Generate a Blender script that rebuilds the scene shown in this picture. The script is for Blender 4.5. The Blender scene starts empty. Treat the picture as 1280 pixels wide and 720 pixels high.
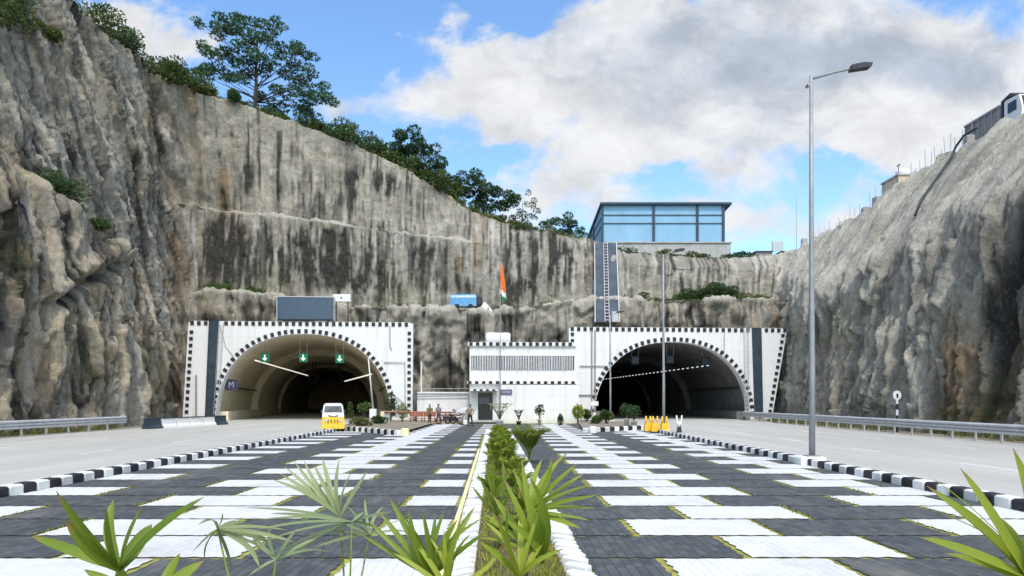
import bpy, math, random
import numpy as np
from mathutils import Vector, Matrix

R = math.radians
sc = bpy.context.scene
COL = sc.collection
rnd = random.Random(7)

# ------------------------------------------------------------------ camera model
F, VX, VY, HC = 900.0, 632.0, 501.0, 2.0     # focal length and horizon of the photograph (1280x720)


def P(x, y, D):
    """photograph pixel at a real distance D (metres along Y) -> world point"""
    return Vector(((x - VX) * D / F, D, HC + (VY - y) * D / F))


# ------------------------------------------------------------------ noise (numpy)
def _h(ix, iy, iz):
    h = (ix.astype(np.int64) * 374761393 + iy.astype(np.int64) * 668265263 + iz.astype(np.int64) * 1274126177) & 0xFFFFFFFF
    h = ((h ^ (h >> 13)) * 1103515245) & 0xFFFFFFFF
    h = ((h ^ (h >> 16)) * 2654435761) & 0xFFFFFFFF
    return ((h ^ (h >> 15)) & 0xFFFFFF) / float(0xFFFFFF)


def vn(x, y, z=0.0):
    x, y, z = np.broadcast_arrays(np.asarray(x, float), np.asarray(y, float), np.asarray(z, float))
    ix, iy, iz = np.floor(x), np.floor(y), np.floor(z)
    fx, fy, fz = x - ix, y - iy, z - iz
    fx, fy, fz = [f * f * f * (f * (f * 6 - 15) + 10) for f in (fx, fy, fz)]
    r = 0
    for a in (0, 1):
        for b in (0, 1):
            for c in (0, 1):
                w = (fx if a else 1 - fx) * (fy if b else 1 - fy) * (fz if c else 1 - fz)
                r = r + w * _h(ix + a, iy + b, iz + c)
    return r


def fbm(x, y, z=0.0, o=4, g=0.5):
    s, a, t, k = 0, 1.0, 0, 1.0
    for i in range(o):
        s = s + a * vn(x * k + 17.3 * i, y * k + 5.1 * i, np.asarray(z) * k + 9.7 * i)
        t += a
        a *= g
        k *= 2.03
    return s / t


def ridged(x, y, z=0.0, o=3, g=0.5):
    s, a, t, k = 0, 1.0, 0, 1.0
    for i in range(o):
        n = 1 - np.abs(2 * vn(x * k + 31.3 * i, y * k + 7.7 * i, np.asarray(z) * k + 3.3 * i) - 1)
        s = s + a * n * n
        t += a
        a *= g
        k *= 2.1
    return s / t


def facet(x, y, seed=0.0):
    """broken rock: every irregular cell is a tilted flat facet (about -1 .. 1)"""
    x, y = np.broadcast_arrays(np.asarray(x, float), np.asarray(y, float))
    ix, iy = np.floor(x), np.floor(y)
    best = np.full(x.shape, 9.0)
    val = np.zeros(x.shape)
    z = np.full(x.shape, float(seed))
    for a in (-1, 0, 1):
        for b in (-1, 0, 1):
            cx, cy = ix + a, iy + b
            px_, py_ = cx + _h(cx, cy, z), cy + _h(cx, cy, z + 1)
            dx, dy = x - px_, y - py_
            dd_ = dx * dx + dy * dy
            v = (_h(cx, cy, z + 2) - 0.5) + dx * (_h(cx, cy, z + 3) - 0.5) * 2.2 + dy * (_h(cx, cy, z + 4) - 0.5) * 2.2
            m = dd_ < best
            best = np.where(m, dd_, best)
            val = np.where(m, v, val)
    return val


def crack(x, y, z, lo=0.80, hi=0.97):
    """narrow winding lines (1 in the line, 0 away from it)"""
    return sst(lo, hi, 1 - np.abs(2 * fbm(x, y, z, 2, 0.35) - 1))


def sst(a, b, x):
    t = np.clip((x - a) / (b - a), 0, 1)
    return t * t * (3 - 2 * t)


# ------------------------------------------------------------------ node helpers
def mat(name):
    m = bpy.data.materials.new(name)
    m.use_nodes = True
    nt = m.node_tree
    for n in list(nt.nodes):
        nt.nodes.remove(n)
    out = nt.nodes.new('ShaderNodeOutputMaterial')
    b = nt.nodes.new('ShaderNodeBsdfPrincipled')
    nt.links.new(b.outputs[0], out.inputs[0])
    return m, nt, b, out


class NT:
    def __init__(s, nt):
        s.nt = nt

    def n(s, t, **kw):
        nd = s.nt.nodes.new(t)
        for k, v in kw.items():
            setattr(nd, k, v)
        return nd

    def l(s, a, b):
        s.nt.links.new(a, b)

    def setin(s, sock, v):
        if hasattr(v, 'links') or isinstance(v, bpy.types.NodeSocket):
            s.l(v, sock)
        else:
            sock.default_value = v

    def math(s, op, a, b=None, c=None, clamp=False):
        nd = s.n('ShaderNodeMath', operation=op, use_clamp=clamp)
        s.setin(nd.inputs[0], a)
        if b is not None:
            s.setin(nd.inputs[1], b)
        if c is not None:
            s.setin(nd.inputs[2], c)
        return nd.outputs[0]

    def mix(s, f, a, b, mode='MIX'):
        nd = s.n('ShaderNodeMix', data_type='RGBA', blend_type=mode)
        s.setin(nd.inputs[0], f)
        s.setin(nd.inputs[6], a if not isinstance(a, tuple) else (a + (1,) if len(a) == 3 else a))
        s.setin(nd.inputs[7], b if not isinstance(b, tuple) else (b + (1,) if len(b) == 3 else b))
        return nd.outputs[2]

    def noise(s, vec, scale, detail=4, rough=0.55, dist=0.0):
        nd = s.n('ShaderNodeTexNoise')
        s.l(vec, nd.inputs['Vector'])
        nd.inputs['Scale'].default_value = scale
        nd.inputs['Detail'].default_value = detail
        nd.inputs['Roughness'].default_value = rough
        nd.inputs['Distortion'].default_value = dist
        return nd.outputs['Fac']

    def ramp(s, v, a, b, lo=0.0, hi=1.0):
        nd = s.n('ShaderNodeMapRange', interpolation_type='SMOOTHSTEP')
        s.setin(nd.inputs[0], v)
        for i, q in enumerate((a, b, lo, hi)):
            nd.inputs[i + 1].default_value = q
        return nd.outputs[0]

    def coord(s, kind='Object', scale=None):
        tc = s.n('ShaderNodeTexCoord')
        if scale is None:
            return tc.outputs[kind]
        mp = s.n('ShaderNodeMapping')
        s.l(tc.outputs[kind], mp.inputs[0])
        mp.inputs['Scale'].default_value = scale
        return mp.outputs[0]

    def bump(s, h, strength, dist, b):
        nd = s.n('ShaderNodeBump')
        s.l(h, nd.inputs['Height'])
        nd.inputs['Strength'].default_value = strength
        nd.inputs['Distance'].default_value = dist
        s.l(nd.outputs[0], b.inputs['Normal'])


def simple(name, col, rough=0.7, var=0.15, scale=6.0, metal=0.0, dirt=None, dirt_amt=0.0, bump=0.0, spec=0.35):
    """paint, plastic, metal with mild wear: a noise that varies the colour, dirt blotches, light bump"""
    m, nt, b, out = mat(name)
    N = NT(nt)
    c = N.coord('Object')
    n1 = N.noise(c, scale, 5, 0.6)
    lo = tuple(q * (1 - var) for q in col)
    hi = tuple(min(1, q * (1 + var)) for q in col)
    base = N.mix(N.ramp(n1, 0.3, 0.7), lo, hi)
    if dirt:
        n2 = N.noise(c, scale * 0.35, 6, 0.65)
        base = N.mix(N.math('MULTIPLY', N.ramp(n2, 0.45, 0.75), dirt_amt), base, dirt)
    N.l(base, b.inputs['Base Color'])
    b.inputs['Roughness'].default_value = rough
    b.inputs['Metallic'].default_value = metal
    b.inputs['Specular IOR Level'].default_value = spec
    if bump:
        N.bump(N.noise(c, scale * 4, 4), bump, 0.02, b)
    return m


def emit(name, col, st):
    m, nt, b, out = mat(name)
    b.inputs['Base Color'].default_value = col + (1,)
    b.inputs['Emission Color'].default_value = col + (1,)
    b.inputs['Emission Strength'].default_value = st
    return m


def leafmat(name, a, b_, c_, trans=0.35, rough=0.55):
    m, nt, b, out = mat(name)
    N = NT(nt)
    g = N.n('ShaderNodeNewGeometry')
    rp = g.outputs['Random Per Island']
    oi = N.n('ShaderNodeObjectInfo')
    n1 = N.noise(N.coord('Object'), 0.7, 3)
    base = N.mix(N.ramp(rp, 0.0, 0.8), a, b_)
    base = N.mix(N.ramp(n1, 0.45, 0.7), base, c_)
    hs = N.n('ShaderNodeHueSaturation')
    N.l(base, hs.inputs['Color'])
    N.l(N.math('MULTIPLY_ADD', oi.outputs['Random'], 0.4, 0.8), hs.inputs['Value'])
    N.l(N.math('MULTIPLY_ADD', oi.outputs['Random'], -0.035, 0.515), hs.inputs['Hue'])
    tp = N.n('ShaderNodeAttribute', attribute_name='tip').outputs['Fac']
    ve = N.n('ShaderNodeAttribute', attribute_name='vein').outputs['Fac']
    lines = N.ramp(N.math('SINE', N.math('MULTIPLY', ve, 34.0)), 0.2, 1.0, 0, 0.35)
    n9 = N.noise(N.coord('Object'), 9.0, 4, 0.6)
    fin = N.mix(lines, hs.outputs[0], tuple(q * 0.55 for q in a))
    fin = N.mix(N.ramp(N.math('MULTIPLY_ADD', n9, 0.35, tp), 1.02, 1.2, 0, 0.9), fin, (0.30, 0.20, 0.07))
    fin = N.mix(N.math('MULTIPLY', N.ramp(n9, 0.6, 0.75, 0, 0.5), N.math('GREATER_THAN', tp, 0.01)), fin, (0.36, 0.30, 0.07))
    N.l(fin, b.inputs['Base Color'])
    b.inputs['Roughness'].default_value = rough
    b.inputs['Specular IOR Level'].default_value = 0.3
    t = N.n('ShaderNodeBsdfTranslucent')
    N.l(fin, t.inputs[0])
    mx = N.n('ShaderNodeMixShader')
    mx.inputs[0].default_value = trans
    N.l(b.outputs[0], mx.inputs[1])
    N.l(t.outputs[0], mx.inputs[2])
    N.l(mx.outputs[0], out.inputs[0])
    return m


# ------------------------------------------------------------------ mesh helpers
class MB:
    def __init__(s):
        s.v, s.f, s.m = [], [], []
        s.at = {}

    def add(s, vs, fs, mi=0):
        o = len(s.v)
        s.v += [tuple(q) for q in vs]
        s.f += [tuple(i + o for i in f) for f in fs]
        s.m += [mi] * len(fs)
        return s

    def box(s, lo, hi, mi=0, rz=0.0, piv=None, bev=0.0):
        x0, y0, z0 = lo
        x1, y1, z1 = hi
        if bev > 0:
            b = bev
            ring = [(x0 + b, y0), (x1 - b, y0), (x1, y0 + b), (x1, y1 - b), (x1 - b, y1), (x0 + b, y1), (x0, y1 - b), (x0, y0 + b)]
            cx, cy = (x0 + x1) / 2, (y0 + y1) / 2
            kx, ky = 1 - 2 * b / (x1 - x0), 1 - 2 * b / (y1 - y0)
            vs = []
            for z, k in ((z0, 1), (z1 - b, 1), (z1, 0)):
                for (x, y) in ring:
                    vs.append((x, y, z) if k else (cx + (x - cx) * kx, cy + (y - cy) * ky, z))
            fs = [tuple(range(7, -1, -1)), tuple(range(16, 24))]
            for j in (0, 1):
                for i in range(8):
                    fs.append((j * 8 + i, j * 8 + (i + 1) % 8, j * 8 + 8 + (i + 1) % 8, j * 8 + 8 + i))
        else:
            vs = [(x0, y0, z0), (x1, y0, z0), (x1, y1, z0), (x0, y1, z0), (x0, y0, z1), (x1, y0, z1), (x1, y1, z1), (x0, y1, z1)]
            fs = [(0, 3, 2, 1), (4, 5, 6, 7), (0, 1, 5, 4), (1, 2, 6, 5), (2, 3, 7, 6), (3, 0, 4, 7)]
        if rz:
            px, py = piv if piv else ((x0 + x1) / 2, (y0 + y1) / 2)
            c_, s_ = math.cos(rz), math.sin(rz)
            vs = [(px + (x - px) * c_ - (y - py) * s_, py + (x - px) * s_ + (y - py) * c_, z) for x, y, z in vs]
        return s.add(vs, fs, mi)

    def prism(s, poly, y0, y1, mi=0, axis='y'):
        """closed 2D polygon (a, z) extruded along axis"""
        n = len(poly)
        vs = []
        for t in (y0, y1):
            for a, z in poly:
                vs.append((a, t, z) if axis == 'y' else (t, a, z) if axis == 'x' else (a, z, t))
        fs = [tuple(range(n)), tuple(range(2 * n - 1, n - 1, -1))]
        for i in range(n):
            j = (i + 1) % n
            fs.append((i, n + i, n + j, j))
        return s.add(vs, fs, mi)

    def tube(s, pts, r, n=8, mi=0, caps=True):
        pts = [Vector(p) for p in pts]
        rs = r if isinstance(r, (list, tuple)) else [r] * len(pts)
        vs, fs = [], []
        up = Vector((0.13, 0.31, 0.94))
        prev = None
        for i, p in enumerate(pts):
            d = (pts[min(i + 1, len(pts) - 1)] - pts[max(i - 1, 0)])
            if d.length < 1e-6:
                d = Vector((0, 0, 1))
            d.normalize()
            if prev is None:
                a = d.cross(up)
                if a.length < 0.1:
                    a = d.cross(Vector((1, 0, 0)))
            else:
                a = prev - d * prev.dot(d)
            a.normalize()
            prev = a
            b = d.cross(a)
            for k in range(n):
                t = 2 * math.pi * k / n
                vs.append(p + (a * math.cos(t) + b * math.sin(t)) * rs[i])
        for i in range(len(pts) - 1):
            for k in range(n):
                fs.append((i * n + k, i * n + (k + 1) % n, (i + 1) * n + (k + 1) % n, (i + 1) * n + k))
        if caps:
            fs.append(tuple(range(n - 1, -1, -1)))
            fs.append(tuple(range((len(pts) - 1) * n, len(pts) * n)))
        return s.add(vs, fs, mi)

    def lathe(s, prof, c=(0, 0, 0), n=16, mi=0):
        vs, fs = [], []
        for r, z in prof:
            for k in range(n):
                t = 2 * math.pi * k / n
                vs.append((c[0] + r * math.cos(t), c[1] + r * math.sin(t), c[2] + z))
        for i in range(len(prof) - 1):
            for k in range(n):
                fs.append((i * n + k, i * n + (k + 1) % n, (i + 1) * n + (k + 1) % n, (i + 1) * n + k))
        fs.append(tuple(range(n - 1, -1, -1)))
        fs.append(tuple(range((len(prof) - 1) * n, len(prof) * n)))
        return s.add(vs, fs, mi)

    def leaf(s, c, d, nrm, L, W, mi=0):
        """small folded leaf (two triangles-pairs) at c pointing along d"""
        side = d.cross(nrm)
        if side.length < 1e-4:
            side = Vector((1, 0, 0))
        side.normalize()
        a, b = c, c + d * L
        m = c + d * (L * 0.45)
        s.add([a, m + side * W / 2 + nrm * W * 0.12, b, m - side * W / 2 + nrm * W * 0.12], [(0, 1, 2, 3)], mi)

    def build(s, name, mats, parent=None, smooth=False, loc=None):
        me = bpy.data.meshes.new(name)
        me.from_pydata(s.v, [], s.f)
        if not isinstance(mats, (list, tuple)):
            mats = [mats]
        for m in mats:
            me.materials.append(m)
        if len(mats) > 1:
            me.polygons.foreach_set('material_index', s.m)
        if smooth:
            me.polygons.foreach_set('use_smooth', [True] * len(me.polygons))
        for k in ('tip', 'vein'):
            if s.at:
                a = me.attributes.new(k, 'FLOAT', 'POINT')
                a.data.foreach_set('value', [s.at.get(i, (0, 0.5))[0 if k == 'tip' else 1] for i in range(len(s.v))])
        me.update()
        o = bpy.data.objects.new(name, me)
        COL.objects.link(o)
        if parent:
            o.parent = parent
        if loc:
            o.location = loc
        return o


def tag(o, label=None, cat=None, group=None, kind=None):
    if label:
        o['label'] = label
    if cat:
        o['category'] = cat
    if group:
        o['group'] = group
    if kind:
        o['kind'] = kind
    return o


def thing(name, label, cat, loc=(0, 0, 0), rz=0.0, group=None):
    o = bpy.data.objects.new(name, None)
    o.empty_display_size = 0.2
    COL.objects.link(o)
    o.location = loc
    o.rotation_euler = (0, 0, rz)
    return tag(o, label, cat, group)


def copy_tree(o, parent=None):
    c = o.copy()
    COL.objects.link(c)
    if parent:
        c.parent = parent
    for ch in list(o.children):
        copy_tree(ch, c)
    return c


# ------------------------------------------------------------------ materials
def cliff_mat(name, tint=(1, 1, 1)):
    m, nt, b, out = mat(name)
    N = NT(nt)
    c = N.coord('Object')
    cs = N.coord('Object', (1, 1, 0.22))
    n1 = N.noise(c, 0.25, 8, 0.68, 0.4)
    n2 = N.noise(c, 2.2, 6, 0.7)
    n3 = N.noise(cs, 1.5, 6, 0.65, 0.3)
    g1 = tuple(a * t for a, t in zip((0.25, 0.24, 0.215), tint))
    g2 = tuple(a * t for a, t in zip((0.47, 0.455, 0.42), tint))
    base = N.mix(N.ramp(n1, 0.36, 0.66), g1, g2)
    base = N.mix(N.ramp(n3, 0.38, 0.66, 0, 0.65), base, (0.31, 0.30, 0.27))
    base = N.mix(N.ramp(n2, 0.5, 0.8, 0, 0.55), base, (0.15, 0.145, 0.13))
    n4 = N.noise(N.coord('Object', (1, 1, 0.45)), 5.5, 6, 0.75, 0.6)
    base = N.mix(N.ramp(n4, 0.54, 0.68, 0, 0.5), base, (0.13, 0.12, 0.10))
    base = N.mix(N.ramp(n4, 0.46, 0.34, 0, 0.5), base, (0.56, 0.535, 0.47))

    n8 = N.noise(N.coord('Object', (1, 1, 0.6)), 14.0, 5, 0.75, 0.4)
    base = N.mix(N.ramp(n8, 0.56, 0.68, 0, 0.45), base, (0.12, 0.11, 0.095))
    base = N.mix(N.ramp(n8, 0.44, 0.34, 0, 0.45), base, (0.60, 0.575, 0.52))

    def att(nm):
        a = N.n('ShaderNodeAttribute', attribute_name=nm)
        return a.outputs['Fac']
    base = N.mix(att('rust'), base, N.mix(n2, (0.36, 0.24, 0.12), (0.21, 0.13, 0.065)))
    base = N.mix(N.math('MULTIPLY', att('pale'), N.ramp(n4, 0.62, 0.45, 0.35, 1.0)), base, (0.66, 0.62, 0.54))
    base = N.mix(N.math('MULTIPLY', att('dark'), N.ramp(n4, 0.3, 0.5, 0.78, 1.0)), base, N.mix(n2, (0.022, 0.022, 0.022), (0.07, 0.064, 0.055)))
    base = N.mix(N.math('MULTIPLY', att('moss'), N.ramp(n2, 0.3, 0.6)), base, (0.11, 0.125, 0.045))
    N.l(base, b.inputs['Base Color'])
    b.inputs['Roughness'].default_value = 0.95
    b.inputs['Specular IOR Level'].default_value = 0.15
    h = N.math('ADD', N.math('ADD', N.math('MULTIPLY', N.noise(c, 1.3, 8, 0.75), 1.0), N.math('MULTIPLY', n3, 0.5)), N.math('ADD', N.math('MULTIPLY', n4, -0.45), N.math('MULTIPLY', n8, -0.22)))
    N.bump(h, 1.0, 0.5, b)
    return m


M = {}
M['cliff'] = cliff_mat('shotcrete_rock', (1.22, 1.14, 0.97))
M['cliff_pale'] = cliff_mat('pale_rock', (1.58, 1.52, 1.35))
M['cliff_warm'] = cliff_mat('warm_rock', (1.78, 1.54, 1.15))
M['white'] = simple('white_painted_wall', (0.80, 0.80, 0.80), 0.75, 0.04, 1.5, dirt=(0.50, 0.48, 0.44), dirt_amt=0.35, bump=0.1)
def wall_mat():
    m, nt, b, out = mat('white_panel_wall')
    N = NT(nt)
    c = N.coord('Object')
    sx = N.n('ShaderNodeSeparateXYZ')
    N.l(c, sx.inputs[0])
    cb = N.n('ShaderNodeCombineXYZ')
    N.l(sx.outputs[0], cb.inputs[0])
    N.l(sx.outputs[2], cb.inputs[1])
    br = N.n('ShaderNodeTexBrick')
    N.l(cb.outputs[0], br.inputs['Vector'])
    br.offset = 0.0
    br.inputs['Scale'].default_value = 1.0
    br.inputs['Brick Width'].default_value = 2.4
    br.inputs['Row Height'].default_value = 1.2
    br.inputs['Mortar Size'].default_value = 0.018
    br.inputs['Color1'].default_value = (0.71, 0.705, 0.695, 1)
    br.inputs['Color2'].default_value = (0.68, 0.675, 0.665, 1)
    br.inputs['Mortar'].default_value = (0.60, 0.59, 0.57, 1)
    st = N.noise(N.coord('Object', (1.6, 1.6, 0.09)), 1.0, 6, 0.65)
    n2 = N.noise(c, 0.9, 6, 0.65)
    base = N.mix(N.ramp(st, 0.5, 0.72, 0, 0.5), br.outputs['Color'], (0.46, 0.44, 0.39))
    base = N.mix(N.ramp(n2, 0.5, 0.8, 0, 0.3), base, (0.58, 0.56, 0.52))
    low = N.ramp(N.math('ADD', sx.outputs[2], N.math('MULTIPLY', n2, 0.8)), 1.1, 0.3, 0, 0.5)
    base = N.mix(low, base, (0.5, 0.46, 0.39))
    N.l(base, b.inputs['Base Color'])
    b.inputs['Roughness'].default_value = 0.75
    N.bump(N.math('ADD', N.math('MULTIPLY', br.outputs['Fac'], -0.6), N.math('MULTIPLY', N.noise(c, 8, 4), 0.3)), 0.3, 0.02, b)
    return m


M['wall'] = wall_mat()
M['white2'] = simple('white_paint', (0.70, 0.70, 0.685), 0.6, 0.05, 3, dirt=(0.4, 0.38, 0.34), dirt_amt=0.3)
M['black'] = simple('black_paint', (0.022, 0.022, 0.025), 0.6, 0.2, 4)
M['navy'] = simple('dark_blue_sheet', (0.028, 0.045, 0.062), 0.45, 0.25, 1.2, dirt=(0.09, 0.09, 0.08), dirt_amt=0.4)
M['chute'] = simple('slate_blue_sheet', (0.038, 0.056, 0.078), 0.65, 0.25, 0.8, dirt=(0.12, 0.12, 0.12), dirt_amt=0.35)
M['steel'] = simple('galvanised_steel', (0.52, 0.53, 0.54), 0.5, 0.1, 5, metal=0.3, dirt=(0.25, 0.23, 0.2), dirt_amt=0.3)
M['greysteel'] = simple('grey_painted_steel', (0.27, 0.28, 0.29), 0.55, 0.1, 3, metal=0.2)
M['darkmetal'] = simple('dark_metal', (0.04, 0.042, 0.045), 0.5, 0.2, 5, metal=0.3)
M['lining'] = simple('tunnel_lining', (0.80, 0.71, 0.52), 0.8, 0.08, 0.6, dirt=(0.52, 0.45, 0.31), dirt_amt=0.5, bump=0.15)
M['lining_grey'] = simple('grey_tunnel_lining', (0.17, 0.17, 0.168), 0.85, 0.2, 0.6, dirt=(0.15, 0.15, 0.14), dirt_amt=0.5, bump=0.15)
M['concrete'] = simple('grey_concrete', (0.36, 0.35, 0.33), 0.85, 0.15, 1.5, dirt=(0.2, 0.19, 0.17), dirt_amt=0.5, bump=0.3)
M['screen'] = simple('unlit_led_screen', (0.06, 0.09, 0.13), 0.35, 0.1, 3)
M['glass'] = simple('dark_window_glass', (0.018, 0.02, 0.023), 0.2, 0.1, 2, spec=0.35)
M['yellow'] = simple('yellow_plastic', (0.80, 0.48, 0.035), 0.5, 0.12, 4, dirt=(0.45, 0.3, 0.1), dirt_amt=0.3)
M['red'] = simple('faded_red_paint', (0.30, 0.12, 0.08), 0.7, 0.25, 4, dirt=(0.22, 0.16, 0.12), dirt_amt=0.6)
M['shedblue'] = simple('pale_blue_cladding', (0.21, 0.38, 0.52), 0.75, 0.08, 0.5, dirt=(0.4, 0.5, 0.56), dirt_amt=0.4)
M['shedframe'] = simple('deep_blue_steel', (0.025, 0.05, 0.085), 0.5, 0.15, 2)
M['bluetarp'] = simple('bright_blue_sheet', (0.10, 0.30, 0.52), 0.5, 0.15, 2, dirt=(0.3, 0.35, 0.4), dirt_amt=0.4)
M['beige'] = simple('beige_render', (0.52, 0.42, 0.29), 0.85, 0.12, 1.5, dirt=(0.3, 0.25, 0.2), dirt_amt=0.4)
M['purple'] = simple('purple_sign_face', (0.09, 0.08, 0.15), 0.5, 0.1, 4)
M['tipper'] = simple('dusty_grey_steel', (0.24, 0.22, 0.205), 0.75, 0.2, 2.0, dirt=(0.34, 0.29, 0.23), dirt_amt=0.7)
M['orange'] = simple('saffron_cloth', (0.72, 0.17, 0.04), 0.85, 0.12, 6)
M['green_cloth'] = simple('dark_green_cloth', (0.04, 0.16, 0.07), 0.85, 0.12, 6)
M['rubber'] = simple('black_rubber', (0.02, 0.02, 0.02), 0.8, 0.2, 8)
M['bark'] = simple('brown_bark', (0.09, 0.065, 0.045), 0.9, 0.3, 5, bump=0.5)
M['soil'] = simple('dark_soil', (0.09, 0.065, 0.04), 0.95, 0.35, 3, dirt=(0.10, 0.11, 0.03), dirt_amt=0.7, bump=0.5)
M['terracotta'] = simple('pale_pot', (0.62, 0.55, 0.44), 0.8, 0.12, 4)
M['lane_green'] = emit('green_signal_led', (0.01, 0.15, 0.075), 0.5)
M['led_white'] = emit('white_signal_led', (0.75, 0.95, 0.85), 0.9)
M['lamp'] = emit('tunnel_lamp_glow', (1.0, 0.95, 0.82), 0.95)
M['lampdim'] = emit('far_tunnel_lamp', (0.9, 0.95, 1.0), 0.8)
M['tree'] = leafmat('tree_leaves', (0.025, 0.065, 0.035), (0.075, 0.145, 0.06), (0.045, 0.105, 0.065), 0.4)
M['tree2'] = leafmat('dark_tree_leaves', (0.024, 0.058, 0.024), (0.08, 0.14, 0.045), (0.04, 0.085, 0.04), 0.4)
M['bush'] = leafmat('bush_leaves', (0.03, 0.06, 0.018), (0.09, 0.145, 0.035), (0.15, 0.17, 0.05), 0.3)
M['scrub'] = leafmat('dry_scrub', (0.09, 0.11, 0.035), (0.17, 0.18, 0.06), (0.07, 0.11, 0.03), 0.3)
M['grass'] = leafmat('grass_blades', (0.20, 0.24, 0.03), (0.34, 0.37, 0.05), (0.40, 0.35, 0.08), 0.4)
M['palm'] = leafmat('palm_leaflets', (0.15, 0.24, 0.02), (0.30, 0.38, 0.045), (0.20, 0.27, 0.04), 0.45, 0.4)
M['palm_far'] = leafmat('dull_palm_leaflets', (0.14, 0.20, 0.025), (0.26, 0.32, 0.045), (0.18, 0.22, 0.04), 0.4, 0.4)  # slightly darker, duller green than the plain palm leaflets
M['palm_pale'] = leafmat('pale_palm_leaflets', (0.20, 0.27, 0.13), (0.33, 0.40, 0.20), (0.36, 0.36, 0.13), 0.4, 0.45)
M['skin'] = simple('brown_skin', (0.20, 0.105, 0.06), 0.6, 0.08, 8)
M['hair'] = simple('black_hair', (0.012, 0.01, 0.01), 0.6, 0.2, 20)


def cloth(n, c):
    return simple(n, c, 0.9, 0.12, 10)


def road_mat():
    m, nt, b, out = mat('pale_concrete_road')
    N = NT(nt)
    c = N.coord('Object')
    n1 = N.noise(N.coord('Object', (1, 0.12, 1)), 0.6, 6, 0.6)
    n2 = N.noise(c, 5, 6, 0.7)
    n3 = N.noise(c, 0.08, 4, 0.6)
    base = N.mix(N.ramp(n1, 0.35, 0.65), (0.37, 0.358, 0.328), (0.43, 0.418, 0.388))
    base = N.mix(N.ramp(n3, 0.45, 0.7, 0, 0.5), base, (0.35, 0.338, 0.31))
    base = N.mix(N.ramp(n2, 0.5, 0.8, 0, 0.25), base, (0.33, 0.32, 0.30))
    sx = N.n('ShaderNodeSeparateXYZ')
    N.l(c, sx.inputs[0])
    band = N.math('SINE', N.math('MULTIPLY', sx.outputs[0], 3.4))
    base = N.mix(N.math('MULTIPLY', N.ramp(band, 0.2, 1.0, 0, 0.45), N.ramp(n1, 0.3, 0.6)), base, (0.36, 0.345, 0.31))
    n5 = N.noise(c, 0.45, 7, 0.7)
    base = N.mix(N.ramp(n5, 0.6, 0.72, 0, 0.45), base, (0.33, 0.31, 0.27))
    # saw-cut joints every 4.5 m
    fr = N.math('FRACT', N.math('DIVIDE', sx.outputs[1], 4.5))
    j = N.math('LESS_THAN', fr, 0.006)
    base = N.mix(N.math('MULTIPLY', j, 0.6), base, (0.2, 0.195, 0.18))
    N.l(base, b.inputs['Base Color'])
    b.inputs['Roughness'].default_value = 0.85
    N.bump(n2, 0.2, 0.01, b)
    return m


def paver_mat(name, c1, c2, cj, moss, dirt):
    m, nt, b, out = mat(name)
    N = NT(nt)
    c = N.coord('Object')
    n0 = N.noise(c, 7.0, 3)
    vm = N.n('ShaderNodeVectorMath', operation='MULTIPLY_ADD')
    comb = N.n('ShaderNodeCombineXYZ')
    N.l(N.math('SUBTRACT', n0, 0.5), comb.inputs[0])
    N.l(N.math('SUBTRACT', n0, 0.5), comb.inputs[1])
    N.l(comb.outputs[0], vm.inputs[0])
    vm.inputs[1].default_value = (0.05, 0.05, 0)
    N.l(c, vm.inputs[2])
    mp = N.n('ShaderNodeMapping')
    N.l(vm.outputs[0], mp.inputs[0])
    mp.inputs['Rotation'].default_value = (0, 0, R(90))
    br = N.n('ShaderNodeTexBrick')
    N.l(mp.outputs[0], br.inputs['Vector'])
    br.inputs['Scale'].default_value = 1.0
    br.inputs['Brick Width'].default_value = 0.24
    br.inputs['Row Height'].default_value = 0.12
    br.inputs['Mortar Size'].default_value = 0.007
    br.inputs['Color1'].default_value = c1 + (1,)
    br.inputs['Color2'].default_value = c2 + (1,)
    br.inputs['Mortar'].default_value = cj + (1,)
    n1 = N.noise(c, 0.9, 6, 0.65)
    n2 = N.noise(c, 14, 5, 0.7)
    base = N.mix(N.ramp(n1, 0.45, 0.75, 0, dirt), br.outputs['Color'], moss)
    base = N.mix(N.ramp(n2, 0.55, 0.8, 0, 0.3), base, tuple(q * 0.6 for q in c1))
    n6 = N.noise(N.coord('Object', (1, 0.35, 1)), 0.5, 8, 0.72)
    base = N.mix(N.ramp(n6, 0.5, 0.75, 0, 0.42), base, (0.27, 0.25, 0.20))
    n7 = N.noise(c, 3.2, 7, 0.75)
    base = N.mix(N.ramp(n7, 0.6, 0.72, 0, 0.5), base, tuple(q * 0.72 for q in c2))
    N.l(base, b.inputs['Base Color'])
    b.inputs['Roughness'].default_value = 0.8
    h = N.math('MULTIPLY_ADD', n2, 0.25, N.math('SUBTRACT', 1.0, br.outputs['Fac']))
    N.bump(h, 0.5, 0.012, b)
    return m


M['road'] = road_mat()
M['pave_dark'] = paver_mat('dark_paver', (0.036, 0.042, 0.046), (0.078, 0.084, 0.088), (0.024, 0.026, 0.026), (0.10, 0.105, 0.085), 0.6)
M['pave_white'] = paver_mat('white_painted_paver', (0.60, 0.60, 0.605), (0.56, 0.56, 0.57), (0.48, 0.48, 0.48), (0.44, 0.42, 0.37), 0.7)
M['joint'] = simple('mossy_joint', (0.26, 0.25, 0.05), 0.95, 0.3, 2.5, dirt=(0.12, 0.085, 0.04), dirt_amt=0.8, bump=0.5)
M['ground'] = simple('brown_earth', (0.22, 0.19, 0.145), 0.95, 0.25, 0.8, dirt=(0.13, 0.13, 0.06), dirt_amt=0.6, bump=0.5)
M['roadpaint'] = simple('worn_road_paint', (0.68, 0.68, 0.66), 0.8, 0.15, 4, dirt=(0.5, 0.49, 0.46), dirt_amt=0.8)
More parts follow.
